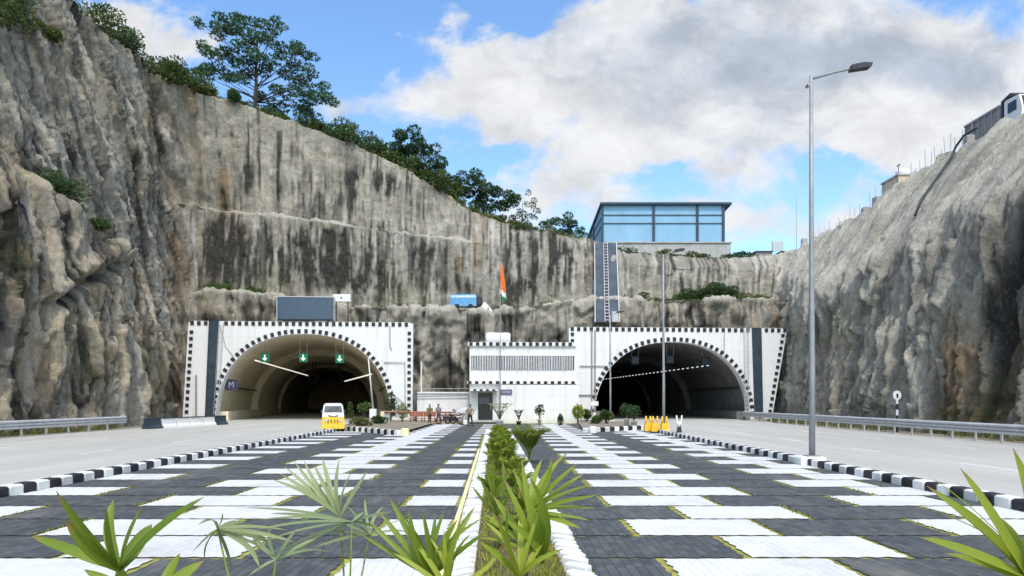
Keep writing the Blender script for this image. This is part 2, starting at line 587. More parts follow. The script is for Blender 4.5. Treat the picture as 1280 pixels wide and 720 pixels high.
M['kerbyellow'] = simple('yellow_line_paint', (0.74, 0.68, 0.36), 0.8, 0.2, 4, dirt=(0.55, 0.54, 0.48), dirt_amt=0.9)

# ------------------------------------------------------------------ ground, roads, paving
g = MB()
g.add([(-1500, -1500, -0.06), (1500, -1500, -0.06), (1500, 1500, -0.06), (-1500, 1500, -0.06)], [(0, 1, 2, 3)])
tag(g.build('ground', M['ground']), kind='structure')


def kx_left(Y):
    return -10.55 - 0.018 * (Y - 15)


def kx_right(Y):
    return 9.45 + 0.004 * (Y - 15)


def strip(fa, fb, y0, y1, z, n):
    mb = MB()
    vs, fs = [], []
    for i in range(n + 1):
        Y = y0 + (y1 - y0) * i / n
        vs += [(fa(Y), Y, z), (fb(Y), Y, z)]
    for i in range(n):
        fs.append((2 * i, 2 * i + 1, 2 * i + 3, 2 * i + 2))
    return mb.add(vs, fs)


tag(strip(lambda Y: -27.2 - 0.02 * max(0, Y - 60) * 4, lambda Y: kx_left(Y) - 0.17, -20, 71.5, 0.0, 40).build('road', M['road']), kind='structure')
tag(strip(lambda Y: kx_right(Y) + 0.17, lambda Y: 24.0 + 0.006 * Y + max(0, Y - 66) * 0.3, -20, 74.5, 0.0, 40).build('road', M['road']), kind='structure')

# lane markings on both roads
mk = MB()
for X, s in ((-16.0, 0), (-21.6, 2.0)):
    for k in range(9):
        y0 = 12 + s + k * 7.5
        mk.box((X - 0.06, y0, 0.002), (X + 0.06, y0 + 2.6, 0.006))
for X, s in ((14.6, 1.0), (19.6, 3.0)):
    for k in range(9):
        y0 = 12 + s + k * 7.5
        mk.box((X - 0.06, y0, 0.002), (X + 0.06, y0 + 2.6, 0.006))
tag(mk.build('road_markings', M['roadpaint']), kind='structure')

# forecourt: mossy bed with panels of pavers laid on it
YF0, YF1 = 6.5, 61.5
tag(strip(lambda Y: kx_left(Y) - 0.16, lambda Y: kx_right(Y) + 0.16, -6, 64, -0.012, 30).build('paving_bed', M['joint']), kind='structure')


def pl_l(Y):
    return -0.54 - 0.0158 * (Y - 11)


def pl_r(Y):
    return 0.74 - 0.0170 * (Y - 11)


def panel(mb, x0, x1, y0, y1, z, mi):
    if x1 - x0 < 0.15:
        return
    pts = []
    near = y0 < 30
    st = 0.13 if near else 0.5
    a = 0.022 if near else 0.012
    nx = max(1, int((x1 - x0) / st))
    ny = max(1, int((y1 - y0) / st))

    def j(i):
        return (a if i % 2 else -a) * rnd.uniform(0.3, 1.3)
    for i in range(nx):
        pts.append((x0 + (x1 - x0) * i / nx, y0 + j(i)))
    for i in range(ny):
        pts.append((x1 + j(i), y0 + (y1 - y0) * i / ny))
    for i in range(nx):
        pts.append((x1 - (x1 - x0) * i / nx, y1 + j(i)))
    for i in range(ny):
        pts.append((x0 + j(i), y1 - (y1 - y0) * i / ny))
    mb.add([(x, y, z) for x, y in pts], [tuple(range(len(pts)))], mi)


pv = MB()
RD = 1.507
k0 = -2
k = k0
while 10.65 + RD * k < YF1:
    y0 = 10.65 + RD * k
    y1 = y0 + RD
    ym = (y0 + y1) / 2
    L, Rr = kx_left(ym) + 0.02, kx_right(ym) - 0.02
    PL, PR = pl_l(ym) - 0.22, pl_r(ym) + 0.2
    if ym > 43.5:
        PL = PR = (PL + PR) / 2
    w = []
    if k % 2 == 0:
        w = [(-7.0, -4.4), (-2.0 + 0.002 * ym, PL - 0.1), (1.95, 4.1), (6.7, 8.75)]
    else:
        w = [(L + 0.1, -8.65), (-5.75, -3.4), (3.1, 5.2), (7.8, Rr - 0.05)]
    cuts = []
    xs = [(L, PL), (PR, Rr)]
    for (a, b_) in xs:
        cur = a
        for (p, q) in sorted(w):
            p, q = max(p, a), min(q, b_)
            if q - p < 0.2:
                continue
            cuts.append((cur, p, 0))
            cuts.append((p, q, 1))
            cur = q
        cuts.append((cur, b_, 0))
    for (p, q, mi) in cuts:
        ge = 0.045
        if mi == 1:
            panel(pv, p + 0.045, q - 0.045, y0 + ge, y1 - ge, 0.006, 1)
        else:
            # dark runs are broken in pieces so that the laying lines show
            panel(pv, p + 0.05, q - 0.05, y0 + ge * 0.7, y1 - ge * 0.7, 0.003, 0)
    k += 1
tag(pv.build('paving', [M['pave_dark'], M['pave_white']]), kind='structure')

# grass that grows in the joints
gj = MB()
k = 0
for k in range(0, 16):
    y0 = 10.65 + RD * k
    for e in ((-7.0, -4.4, -2.0, 1.95, 4.1, 6.7, 8.75) if k % 2 == 0 else (-8.65, -5.75, -3.4, 3.1, 5.2, 7.8)):
        if rnd.random() < 0.12:
            continue
        for i in range(int(60 * rnd.uniform(0.3, 1.2))):
            p = Vector((e + rnd.gauss(0, 0.045), y0 + rnd.uniform(0.0, RD), 0.0))
            d = Vector((rnd.uniform(-.5, .5), rnd.uniform(-.5, .5), 1)).normalized()
            gj.leaf(p, d, Vector((rnd.uniform(-1, 1), rnd.uniform(-1, 1), 0.1)).normalized(), rnd.uniform(0.02, 0.055), 0.018)
    for i in range(70):
        x = rnd.uniform(-10, 9)
        if vn(x * 0.7, y0 * 0.7) < 0.5:
            continue
        p = Vector((x, y0 + rnd.gauss(0, 0.03), 0.0))
        d = Vector((rnd.uniform(-.5, .5), rnd.uniform(-.5, .5), 1)).normalized()
        gj.leaf(p, d, Vector((rnd.uniform(-1, 1), rnd.uniform(-1, 1), 0.1)).normalized(), rnd.uniform(0.015, 0.04), 0.016)
tag(gj.build('joint_grass', M['grass']), 'short yellow green grass in the joints between the paving panels', 'grass', kind='stuff')

# painted kerbs
def kerb(fx, y0, y1, name, w=0.30, side=1, L=0.46):
    mb = MB()
    n = int((y1 - y0) / L)
    for i in range(n):
        a = y0 + i * L
        b_ = a + L - 0.012
        Ym = (a + b_) / 2
        X = fx(Ym) + rnd.uniform(-0.008, 0.008)
        h = 0.21 + rnd.uniform(-0.006, 0.006)
        mb.box((X - w / 2, a, -0.05), (X + w / 2, b_, h), mi=i % 2, bev=0.03)
    return tag(mb.build(name, [M['white2'], M['black']]), kind='structure')


kerb(kx_left, 5, 47.5, 'kerb')
kerb(kx_right, 5, 45.0, 'kerb')


def kerb_line(p, q, name):
    mb = MB()
    p, q = Vector(p), Vector(q)
    d = q - p
    n = int(d.length / 0.5)
    ang = math.atan2(d.y, d.x)
    for i in range(n):
        c = p + d * ((i + 0.5) / n)
        mb.box((c.x - 0.24, c.y - 0.15, -0.05), (c.x + 0.24, c.y + 0.15, 0.3), mi=i % 2, rz=ang, bev=0.03)
    return tag(mb.build(name, [M['white2'], M['black']]), kind='structure')


kerb_line((-6.1, 41.5, 0), (-11.9, 50.5, 0), 'kerb')
kerb_line((4.9, 45.0, 0), (9.6, 50.0, 0), 'kerb')
# traffic islands of bare earth behind those kerbs
isl = MB()
isl.add([(-6.1, 41.7, 0.16), (-6.0, 61.5, 0.16), (-13.5, 66, 0.16), (-11.9, 50.6, 0.16)], [(0, 1, 2, 3)])
tag(isl.build('traffic_island', M['ground']), kind='structure')
isl = MB()
isl.add([(4.9, 45.2, 0.16), (9.6, 50.2, 0.16), (10.8, 66, 0.16), (6.4, 63.5, 0.16)], [(0, 1, 2, 3)])
tag(isl.build('traffic_island', M['ground']), kind='structure')
# verge between the rails and the cliffs
for nm, a, b_ in (('verge', lambda Y: -34.0, lambda Y: -27.25 - 0.02 * max(0, Y - 60) * 4), ('verge', lambda Y: 24.05 + 0.006 * Y + max(0, Y - 66) * 0.3, lambda Y: 32.5)):
    tag(strip(a, b_, 5, 76, 0.008, 24).build(nm, M['ground']), kind='structure')


# ------------------------------------------------------------------ cliffs
def resample(cols, n_u, seg_counts):
    """cols: list of (u, [pts per level]) -> dense grid (nu, nv, 3)"""
    us = np.array([c[0] for c in cols], float)
    A = np.array([[tuple(p) for p in c[1]] for c in cols], float)
    uu = np.linspace(us[0], us[-1], n_u)
    G = np.zeros((n_u, A.shape[1], 3))
    for l in range(A.shape[1]):
        for k in range(3):
            G[:, l, k] = np.interp(uu, us, A[:, l, k])
    # soften the corners of the plan
    for _ in range(6):
        G[1:-1] = 0.25 * G[:-2] + 0.5 * G[1:-1] + 0.25 * G[2:]
    rows, lev = [], []
    for s, c in enumerate(seg_counts):
        for i in range(c):
            t = i / c
            rows.append(G[:, s] * (1 - t) + G[:, s + 1] * t)
            lev.append(s + t)
    rows.append(G[:, -1])
    lev.append(len(seg_counts))
    return np.stack(rows, 1), uu, np.array(lev)


def grid_normals(G):
    du = np.gradient(G, axis=0)
    dv = np.gradient(G, axis=1)
    n = np.cross(du, dv)
    n /= np.maximum(np.linalg.norm(n, axis=2, keepdims=True), 1e-9)
    return n


def smooth_v(G, it):
    for _ in range(it):
        G[:, 1:-1] = 0.25 * G[:, :-2] + 0.5 * G[:, 1:-1] + 0.25 * G[:, 2:]
    return G


def grid_object(name, G, material, attrs, skip=None):
    nu, nv = G.shape[:2]
    idx = np.arange(nu * nv).reshape(nu, nv)
    q = np.stack([idx[:-1, :-1], idx[1:, :-1], idx[1:, 1:], idx[:-1, 1:]], -1).reshape(-1, 4)
    if skip is not None:
        sv = skip.reshape(-1)
        q = q[~sv[q].any(1)]
    me = bpy.data.meshes.new(name)
    me.vertices.add(nu * nv)
    me.vertices.foreach_set('co', G.reshape(-1))
    me.loops.add(len(q) * 4)
    me.loops.foreach_set('vertex_index', q.reshape(-1))
    me.polygons.add(len(q))
    me.polygons.foreach_set('loop_start', np.arange(0, len(q) * 4, 4))
    me.polygons.foreach_set('use_smooth', np.ones(len(q), bool))
    me.materials.append(material)
    for k, a in attrs.items():
        at = me.attributes.new(k, 'FLOAT', 'POINT')
        at.data.foreach_set('value', np.clip(a, 0, 1).reshape(-1).astype(np.float32))
    me.update(calc_edges=True)
    me.validate()
    o = bpy.data.objects.new(name, me)
    COL.objects.link(o)
    return tag(o, kind='structure')


def blob(x, z, cx, cz, rx, rz):
    return np.exp(-((x - cx) / rx) ** 2 - ((z - cz) / rz) ** 2)


# tunnels (needed to open the rock behind the portals): centre x at the portal, y, half width, height, drift per metre
TUN = [(-20.35, 72.7, 8.7, 8.75, -0.20), (17.45, 75.2, 8.25, 8.15, 0.0)]


def in_tunnel(G):
    s = np.zeros(G.shape[:2], bool)
    for cx, cy, a, b_, dr in TUN:
        x = (G[..., 0] - (cx + dr * (G[..., 1] - cy))) / (a + 0.9)
        z = G[..., 2] / (b_ + 0.9)
        s |= (np.abs(x) ** 2.3 + np.abs(z) ** 2.3 < 1) & (G[..., 1] > cy)
    return s


# ---- back cliff with the tall flank on its left
ridge_px = [(150, 100, 80), (200, 102, 80), (250, 116, 83), (300, 133, 86), (350, 150, 87.5), (400, 167, 88), (450, 187, 88), (500, 210, 88), (550, 242, 88),
            (590, 268, 88), (640, 285, 88), (700, 297, 88), (740, 304, 88), (770, 318, 88), (830, 323, 88), (900, 326, 88), (960, 322, 88), (1010, 310, 88)]
berm_px = [(215, 362), (240, 364), (340, 367), (430, 381), (560, 389), (650, 393), (690, 378), (740, 374), (850, 374), (960, 374), (1010, 374)]
ben2_px = [(215, 258), (240, 260), (400, 277), (540, 296), (600, 305), (740, 330), (960, 340), (1010, 340)]


def ip(tab, x):
    return float(np.interp(x, [t[0] for t in tab], [t[1] for t in tab]))


cols = []
u = 0.0
# flank: runs along Y from behind the camera to the corner
for Y, xf, xt, zt in ((6, -33, -41, 36.0), (30, -32.8, -40, 36.6), (44, -32.6, -39, 36.7), (54, -32.8, -38.5, 36.6), (62, -33.2, -38.0, 36.5), (70, -34.2, -38, 37.0), (77, -35.6, -37.8, 37.0)):
    m1 = lambda t: xf + (xt - xf) * t
    cols.append([Y, [(xf + 0.3, Y, -0.3), (m1(.35), Y, 12.5), (m1(.37), Y, 13.0), (m1(.66), Y, 24), (m1(.67), Y, 24.4), (xt, Y, zt), (xt - 10, Y - 1, zt + 1.0), (xt - 150, Y - 10, zt + 6)]])
first = True
for (x, y, D) in ridge_px:
    if x < 215:
        continue
    X = (x - VX) * D / F
    zt = HC + (VY - y) * D / F
    zb = HC + (VY - ip(berm_px, x)) * 80 / F
    z2 = min(HC + (VY - ip(ben2_px, x)) * 84.5 / F, zt - 1.2)
    z2 = max(z2, zb + 1.5)
    uu = 80 + (X + 38)
    bd = 2.9 if x > 330 else 1.8
    led = 1.1 if x < 590 else 0.12
    cols.append([uu, [(X * 0.93, 78.2, -0.3), (X * 0.93, 78.9, zb), (X * 0.96, 79.6 + bd, zb + 0.25), (X * 0.98, 83.6, z2), (X * 0.985, 83.7 + led, z2 + 0.2), (X, D - 1.0 if x > 260 else D, zt), (X * 1.06, D + 8, zt + 0.3), (X * 1.3 - 10, D + 160, zt + 2)]])
G, uu, lev = resample(cols, 720, (56, 10, 56, 6, 62, 6, 3))
nrm = grid_normals(G)
U = np.broadcast_to(uu[:, None], G.shape[:2])
LV = np.broadcast_to(lev[None, :], G.shape[:2])
Z = G[..., 2]
onback = sst(76, 84, U)
topfade = 1 - sst(5.0, 5.6, LV)
dsp = (fbm(U * 0.13, Z * 0.07, 1.0, 4) - 0.5) * 2.2 * (1 - 0.45 * onback)
dsp = dsp + (ridged(U * 0.30 + Z * 0.16 * (1 - onback), Z * 0.05, 4.0, 3) - 0.4) * (0.8 * (1 - onback) + 0.35 * onback)
dsp = dsp + (fbm(U * 0.9, Z * 0.45, 2.0, 4) - 0.5) * 0.55
dsp = dsp + (ridged(U * 1.1, Z * 0.30, 6.0, 3) - 0.4) * 0.30 + (fbm(U * 2.2, Z * 1.6, 8.0, 3) - 0.5) * 0.22
fl = 1 - onback
fcr = crack(U * 0.5 + Z * 0.22, Z * 0.07, 111.0, 0.82, 0.97) * fl
fst = ridged(U * 1.5 + Z * 0.5, Z * 0.12, 112.0, 3)
dsp = dsp + fl * (0.34 * facet(U * 0.4 + Z * 0.2, Z * 0.10, 7) + 0.2 * facet(U * 1.1 + Z * 0.4, Z * 0.22, 17) + 0.12 * facet(U * 2.4 + Z * 0.6, Z, 27)) + onback * 0.10 * facet(U * 1.3, Z * 0.7, 37) + onback * (1 - sst(11.5, 14.0, Z)) * 0.5 * facet(U * 0.6, Z * 0.5, 47)
dsp = dsp - 0.5 * fcr + (fst - 0.4) * 0.38 * fl + (fbm(U * 2.0 + Z * 0.5, Z * 0.5, 113.0, 3) - 0.5) * 0.32 * fl
rough_low = onback * (1 - sst(11.5, 14.0, Z))
dsp = dsp + rough_low * (fbm(U * 0.55, Z * 0.6, 9.0, 4) - 0.5) * 2.0
dsp = dsp * topfade
ins = np.sign(np.sum(nrm * (np.array([0, 0, 8.0]) - G), 2))[..., None]
nrm = nrm * np.where(ins == 0, 1, ins)
G = G + nrm * dsp[..., None] * np.where(LV > 6, 0.2, 1)[..., None]
# stains: each runs down from a lip
warp = (fbm(U * 0.3, Z * 0.15, 3.3, 3) - 0.5) * 2.0
s1 = fbm(U * 0.75 + warp * 0.5, Z * 0.10, 11.0, 5, 0.65)
s2 = fbm(U * 1.9 + warp * 0.7, Z * 0.16, 12.0, 5, 0.65)
brkp = sst(0.36, 0.58, fbm(U * 0.35, Z * 0.28, 14.0, 4, 0.6))
big = fbm(U * 0.13, Z * 0.10, 13.0, 3)
dark = sst(0.49, 0.63, s1) * (0.25 + 0.75 * sst(0.38, 0.6, big)) * (0.3 + 0.7 * brkp) * 0.95
dark = dark + sst(0.56, 0.68, s2) * 0.7 * (0.5 + 0.5 * (1 - sst(22, 25, Z)))
px = VX + F * G[..., 0] / np.maximum(G[..., 1], 1)
py = VY - F * (Z - HC) / np.maximum(G[..., 1], 1)
stw = (fbm(U * 0.9, Z * 0.25, 121.0, 3) - 0.5) * 16
stk = 0.12 + 1.15 * sst(0.40, 0.56, fbm(U * 2.1 + warp * 0.6, Z * 0.12, 122.0, 5, 0.65))
brk = 0.55 + 0.9 * (fbm(U * 1.3, Z * 0.16, 21.0, 3) - 0.3)


def stain(x0, y0, x1, y1, sx=None):
    """irregular stain whose footprint on the wall is centred at a place of the rock face"""
    return blob(px + stw, py, (x0 + x1) / 2, (y0 + y1) / 2, max(2.5, (x1 - x0) / 2), max(3, (y1 - y0) / 2)) * brk * stk


for bx in ((262, 275, 306, 350), (268, 300, 300, 366), (418, 195, 462, 245), (440, 205, 462, 270), (470, 215, 500, 252), (376, 285, 392, 370), (398, 290, 412, 365), (440, 285, 460, 380),
           (560, 345, 600, 372), (655, 325, 700, 360), (470, 330, 495, 375), (345, 200, 352, 262), (380, 190, 386, 262), (300, 190, 322, 250), (505, 240, 545, 275), (520, 300, 560, 330), (645, 300, 735, 320)):
    dark = dark + 1.5 * stain(*bx)
dark = dark * (1 - 0.55 * sst(23, 26, Z) * (1 - sst(0.45, 0.6, fbm(U * 0.09, Z * 0.12, 141.0, 3))))
tier = onback * sst(14, 15.5, Z) * (1 - sst(21.5, 23.5, Z)) * (1 - sst(545, 585, px))
dark = dark + tier * (0.1 + 0.9 * sst(0.46, 0.6, fbm(U * 1.2 + warp * .3, Z * 0.14, 71.0, 5, 0.62)))  * 0.75
lowdark = sst(0.42, 0.62, fbm(U * 0.5, Z * 0.12, 31.0, 3)) * onback * (1 - sst(9.0, 12.0, Z)) * 0.75
dark = dark + 0.8 * onback * sst(0.60, 0.68, fbm(U * 2.8 + warp * 0.5, Z * 0.06, 131.0, 4, 0.6)) * brkp
dark = np.maximum(dark, lowdark)
dark = dark * (0.22 + 0.78 * onback) * (1 - 0.8 * sst(5.2, 6.0, LV))
pale = (sst(0.55, 0.68, fbm(U * 1.5 + warp * 0.6, Z * 0.14, 15.0, 5, 0.65)) * (0.35 + 0.65 * brkp) * 0.8 + 0.5 * sst(0.58, 0.7, fbm(U * 2.6 + warp, Z * 0.35, 25.0, 4))) * onback
pale = pale * (0.4 + 0.6 * (1 - sst(20, 26, Z))) + (1 - onback) * 0.75 * sst(0.52, 0.66, fbm(U * 0.9 + Z * 0.45, Z * 0.10, 82.0, 4, 0.6))
lipm = np.maximum(0.8 * blob(LV, LV * 0, 0.995, 0, 0.014, 1) + 0.6 * blob(LV, LV * 0, 1.5, 0, 0.5, 1), 0.65 * blob(LV, LV * 0, 2.99, 0, 0.018, 1) + 0.8 * blob(LV, LV * 0, 3.5, 0, 0.5, 1))
pale = pale + fl * 0.5 * sst(0.5, 0.9, fst) * sst(0.4, 0.6, fbm(U * 0.3, Z * 0.2, 114.0, 3))
dark = dark + fl * (0.5 * fcr + 0.65 * sst(0.53, 0.65, fbm(U * 1.3 + Z * 0.4, Z * 0.16, 115.0, 4, 0.62)))
pale = np.maximum(pale, lipm * onback * (0.5 + 0.5 * fbm(U * 0.8, Z, 4.4, 3)) * np.where(px > 590, np.where(LV > 2.5, 0.1, 1), 1))
dark = dark * (1 - np.clip(lipm * 1.2, 0, 0.95) * onback * np.where((px > 590) & (LV > 2.5), 0, 1))
for bx in ((228, 258, 250, 330), (236, 300, 248, 360), (205, 140, 214, 225), (345, 286, 352, 345), (390, 286, 396, 365), (510, 300, 520, 330), (640, 300, 665, 370)):
    pale = np.maximum(pale, 1.3 * stain(*bx))
rust = np.zeros_like(U)
for bx in ((205, 120, 222, 250), (276, 200, 284, 262), (284, 205, 290, 270), (278, 262, 300, 320), (452, 205, 460, 235), (212, 240, 245, 380), (560, 300, 575, 345), (180, 130, 196, 190)):
    rust = rust + 1.25 * stain(*bx)
rust = rust + 0.7 * (1 - sst(235, 300, px)) * sst(0.46, 0.6, fbm(U * 1.1, Z * 0.06, 151.0, 4)) * onback + (1 - onback) * 0.4 * sst(0.54, 0.68, fbm(U * 0.5 + Z * 0.25, Z * 0.08, 81.0, 4)) + 0.5 * sst(0.55, 0.7, fbm(U * 0.8, Z * 0.06, 19.0, 3)) * sst(0.5, 0.65, fbm(U * 0.08, Z * 0.1, 18.0, 2))
rust = rust + 0.5 * sst(0.5, 0.64, fbm(U * 1.2, Z * 0.05, 41.0, 3)) * sst(770, 800, px) * (1 - sst(13, 14.5, Z))
moss = 0.35 * sst(1.1, 1.6, LV) * (1 - sst(2.0, 2.6, LV)) * onback * sst(0.42, 0.6, fbm(U * 0.22, Z * 0.1, 24.0, 3)) + sst(5.1, 6.0, LV)
grid_object('cliff', G, M['cliff'], dict(dark=dark, pale=pale, rust=rust, moss=moss), in_tunnel(G))
CL = dict(G=G, U=U, px=px, py=py, lev=lev)

# ---- rough spur in front of the tall flank
cols = []
for Y, xf, xt, zt in ((4, -28.0, -30.0, 17.0), (20, -28.4, -30.2, 17.6), (32, -28.6, -30.5, 17.6), (41, -28.7, -30.2, 17.3), (48, -28.9, -30.6, 16.4), (54, -29.2, -30.9, 15.2), (60, -29.6, -31.2, 14.0),
                      (65, -31.3, -32.6, 11.9), (69, -33.0, -33.6, 10.2), (73, -34.4, -34.6, 8.0), (78, -35.6, -35.9, 7.0)):
    cols.append([Y, [(xf + 0.2, Y, -0.3), (xf - 0.2, Y, zt * 0.35), (xf + (xt - xf) * 0.4, Y, zt * 0.68), (xt, Y, zt), (xt - 1.8, Y, zt + 0.9), (xt - 6.0, Y, zt + 3.5)]])
G, uu, lev = resample(cols, 460, (40, 40, 40, 14, 14))
G = smooth_v(G, 10)
nrm = grid_normals(G)
ins = np.sign(np.sum(nrm * (np.array([0, 40.0, 6.0]) - G), 2))[..., None]
nrm = nrm * np.where(ins == 0, 1, ins)
U = np.broadcast_to(uu[:, None], G.shape[:2])
LV = np.broadcast_to(lev[None, :], G.shape[:2])
Z = G[..., 2]
w = (fbm(U * 0.16, Z * 0.16, 3.0, 3) - 0.5) * 3.0
fold = ridged(U * 0.26 + w * 0.35 + Z * 0.05, Z * 0.055, 1.0, 3, 0.45)
d = (fold - 0.5) * 1.8 + (fbm(U * 0.22, Z * 0.18, 2.0, 4) - 0.5) * 2.4 + (fbm(U * 1.0, Z * 0.6, 5.0, 4) - 0.5) * 0.9 + (ridged(U * 1.0 + w * 0.8, Z * 0.16, 6.0, 3) - 0.5) * 0.75
d = d + (ridged(U * 2.8 + w - Z * 0.4, Z * 0.15, 7.0, 3) - 0.5) * 0.35 + (fbm(U * 2.6, Z * 1.2, 8.0, 3) - 0.5) * 0.3
cr1 = crack(U * 0.42 + w * 0.45 - Z * 0.06, Z * 0.05, 101.0, 0.82, 0.97)
cr2 = crack(U * 1.1 + w * 0.5 - Z * 0.16, Z * 0.05, 102.0, 0.80, 0.97)
cr3 = 0
stri = ridged(U * 1.4 + w * 0.5 - Z * 0.22, Z * 0.06, 104.0, 3)
d = d * 0.45 + 0.5 * facet(U * 0.42 + w * 0.25 - Z * 0.10, Z * 0.11, 3) + 0.3 * facet(U * 1.1 + w * 0.3 - Z * 0.25, Z * 0.24, 13) + 0.16 * facet(U * 2.4 - Z * 0.3, Z * 1.1, 23) - 0.45 * cr1 - 0.3 * cr2 + (stri - 0.4) * 0.5
# overhanging lip that crosses the spur, with a recess below it
pyl = VY - F * (Z - HC) / np.maximum(G[..., 1], 1)
pxl = VX + F * G[..., 0] / np.maximum(G[..., 1], 1)
line = np.interp(pxl, [-50, 70, 110, 165, 200], [400, 372, 345, 312, 330])
lipd = (pyl - line)
span = sst(50, 85, pxl) * (1 - sst(165, 180, pxl))
d = d + span * (0.7 * np.exp(-((lipd + 10) / 14) ** 2) - 1.0 * np.exp(-((lipd - 8) / 9) ** 2))
d = d * (1 - 0.55 * sst(3.3, 5.0, LV))
G = G + nrm * d[..., None]
s1 = fbm(U * 0.8 + w * 0.3, Z * 0.07, 11.0, 4, 0.6)
dark = 0.7 * sst(0.52, 0.66, s1) + 0.5 * sst(0.58, 0.70, fbm(U * 2.2 + w, Z * 0.2, 12.0, 4, 0.6)) + 0.5 * cr1 + 0.35 * cr2
rust = 0.6 * sst(0.46, 0.66, fbm(U * 0.55 + w * 0.2, Z * 0.07, 14.0, 4)) * (1 - 0.5 * sst(8, 15, Z))
pale = 0.65 * sst(0.52, 0.68, fbm(U * 1.0 + w * 0.4, Z * 0.10, 16.0, 4)) + 0.45 * sst(0.55, 0.7, fbm(U * 2.6 + w, Z * 0.2, 26.0, 3)) + 0.4 * sst(0.55, 0.9, stri)
moss = sst(3.3, 4.2, LV) * 0.9 * sst(0.4, 0.6, fbm(U * 0.3, Z * 0.3, 17.0, 3)) + 0.4 * sst(0.6, 0.7, fbm(U * 0.3, Z * 0.2, 27.0, 3))
grid_object('cliff', G, M['cliff_warm'], dict(dark=dark, pale=pale, rust=rust, moss=moss))
SP = dict(G=G, px=VX + F * G[..., 0] / np.maximum(G[..., 1], 1), lev=lev)

# ---- slope on the other side
cols = []
for Y, xf, xt, zt in ((4, 25.0, 38, 23.5), (20, 25.3, 37.5, 23.2), (36, 25.7, 37.2, 22.9), (46, 26.3, 36.9, 22.6), (51, 26.7, 36.7, 22.45), (57, 27.2, 36.1, 22.0), (62, 27.6, 35.7, 21.5), (68, 28.4, 35.4, 21.0),
                      (72, 28.9, 34.6, 20.0), (77, 29.4, 34.2, 19.6), (82, 29.6, 33.6, 19.5), (86, 29.0, 32.5, 19.3), (92, 30.5, 33.0, 18.8)):
    m1 = lambda t: xf + (xt - xf) * t
    cols.append([Y, [(xf - 0.2, Y, -0.3), (m1(.10), Y, zt * 0.30), (m1(.28), Y, zt * 0.60), (m1(.62), Y, zt * 0.82), (xt, Y, zt), (xt + 5, Y + 1, zt + 0.1), (xt + 150, Y + 10, zt + 3)]])
G, uu, lev = resample(cols, 620, (46, 46, 42, 40, 8, 3))
G = smooth_v(G, 4)
nrm = grid_normals(G)
ins = np.sign(np.sum(nrm * (np.array([0, 50.0, 10.0]) - G), 2))[..., None]
nrm = nrm * np.where(ins == 0, 1, ins)
U = np.broadcast_to(uu[:, None], G.shape[:2])
LV = np.broadcast_to(lev[None, :], G.shape[:2])
Z = G[..., 2]
H = np.clip(Z / 22.0, 0, 1)
w = (fbm(U * 0.13, Z * 0.12, 3.0, 3) - 0.5) * 3.4
lowm = 1 - sst(0.45, 0.85, H)
fold = ridged(U * 0.24 + w * 0.5 - Z * 0.03, Z * 0.045, 51.0, 3, 0.5)
fine = ridged(U * 0.8 + w * 0.9, Z * 0.14, 52.0, 3, 0.5)
d = (fold - 0.45) * (0.45 + 1.3 * lowm) * (1 - 0.6 * sst(70, 80, U)) + (fbm(U * 0.2, Z * 0.2, 53.0, 4) - 0.5) * (0.6 + 0.5 * lowm) + (fine - 0.45) * (0.16 + 0.75 * lowm)
d = d + (fbm(U * 1.1, Z * 0.8, 54.0, 4) - 0.5) * (0.18 + 0.65 * lowm)
# gullies worn deep into the lower face
gul = sst(0.62, 0.82, ridged(U * 0.17 + w * 0.30, Z * 0.03, 57.0, 2)) * sst(0.02, 0.12, H) * (1 - sst(0.45, 0.75, H))
d = d - gul * 0.25
d = d + (ridged(U * 1.9 + w * 1.6, Z * 0.3, 58.0, 3) - 0.45) * (0.10 + 0.42 * lowm) + (fbm(U * 2.6, Z * 1.6, 59.0, 3) - 0.5) * (0.08 + 0.3 * lowm)
brow = 13.0 + (fbm(U * 0.11, 0, 91.0, 3) - 0.5) * 9.0
low2 = 1 - sst(-1.5, 2.0, Z - brow)
d = d + 0.55 * np.exp(-((Z - brow) / 2.6) ** 2) * (0.3 + fbm(U * 0.3, Z * 0.1, 92.0, 3))
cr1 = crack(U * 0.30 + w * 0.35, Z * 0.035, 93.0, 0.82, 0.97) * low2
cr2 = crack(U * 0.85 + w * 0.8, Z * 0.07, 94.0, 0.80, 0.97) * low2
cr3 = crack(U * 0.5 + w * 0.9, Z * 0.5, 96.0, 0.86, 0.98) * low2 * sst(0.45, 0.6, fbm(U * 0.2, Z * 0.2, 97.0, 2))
drape = ridged(U * 0.55 + w * 0.2 + Z * 0.05, Z * 0.02, 95.0, 1) ** 3 * (1 - low2)
d = d * (1 - 0.4 * low2) + (0.55 * facet(U * 0.36 + w * 0.3, Z * 0.10, 5) + 0.36 * facet(U * 0.95 + w * 0.4, Z * 0.24, 15) + 0.18 * facet(U * 2.2 + w, Z * 1.0, 25)) * (0.15 + 0.85 * low2) - 0.7 * cr1 - 0.3 * cr2 + 0.5 * drape
d = d * (1 - sst(4.0, 4.5, LV) * 0.8)
G = G + nrm * d[..., None]
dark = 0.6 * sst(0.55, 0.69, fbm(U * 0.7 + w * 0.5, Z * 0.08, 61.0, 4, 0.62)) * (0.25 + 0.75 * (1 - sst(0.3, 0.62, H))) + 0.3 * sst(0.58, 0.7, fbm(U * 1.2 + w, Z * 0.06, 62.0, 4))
dark = 0.35 * dark + 0.45 * cr1 + 0.35 * cr2 + 0.28 * sst(0.53, 0.65, fbm(U * 0.4 + w * 0.3, Z * 0.10, 67.0, 5, 0.62)) * low2
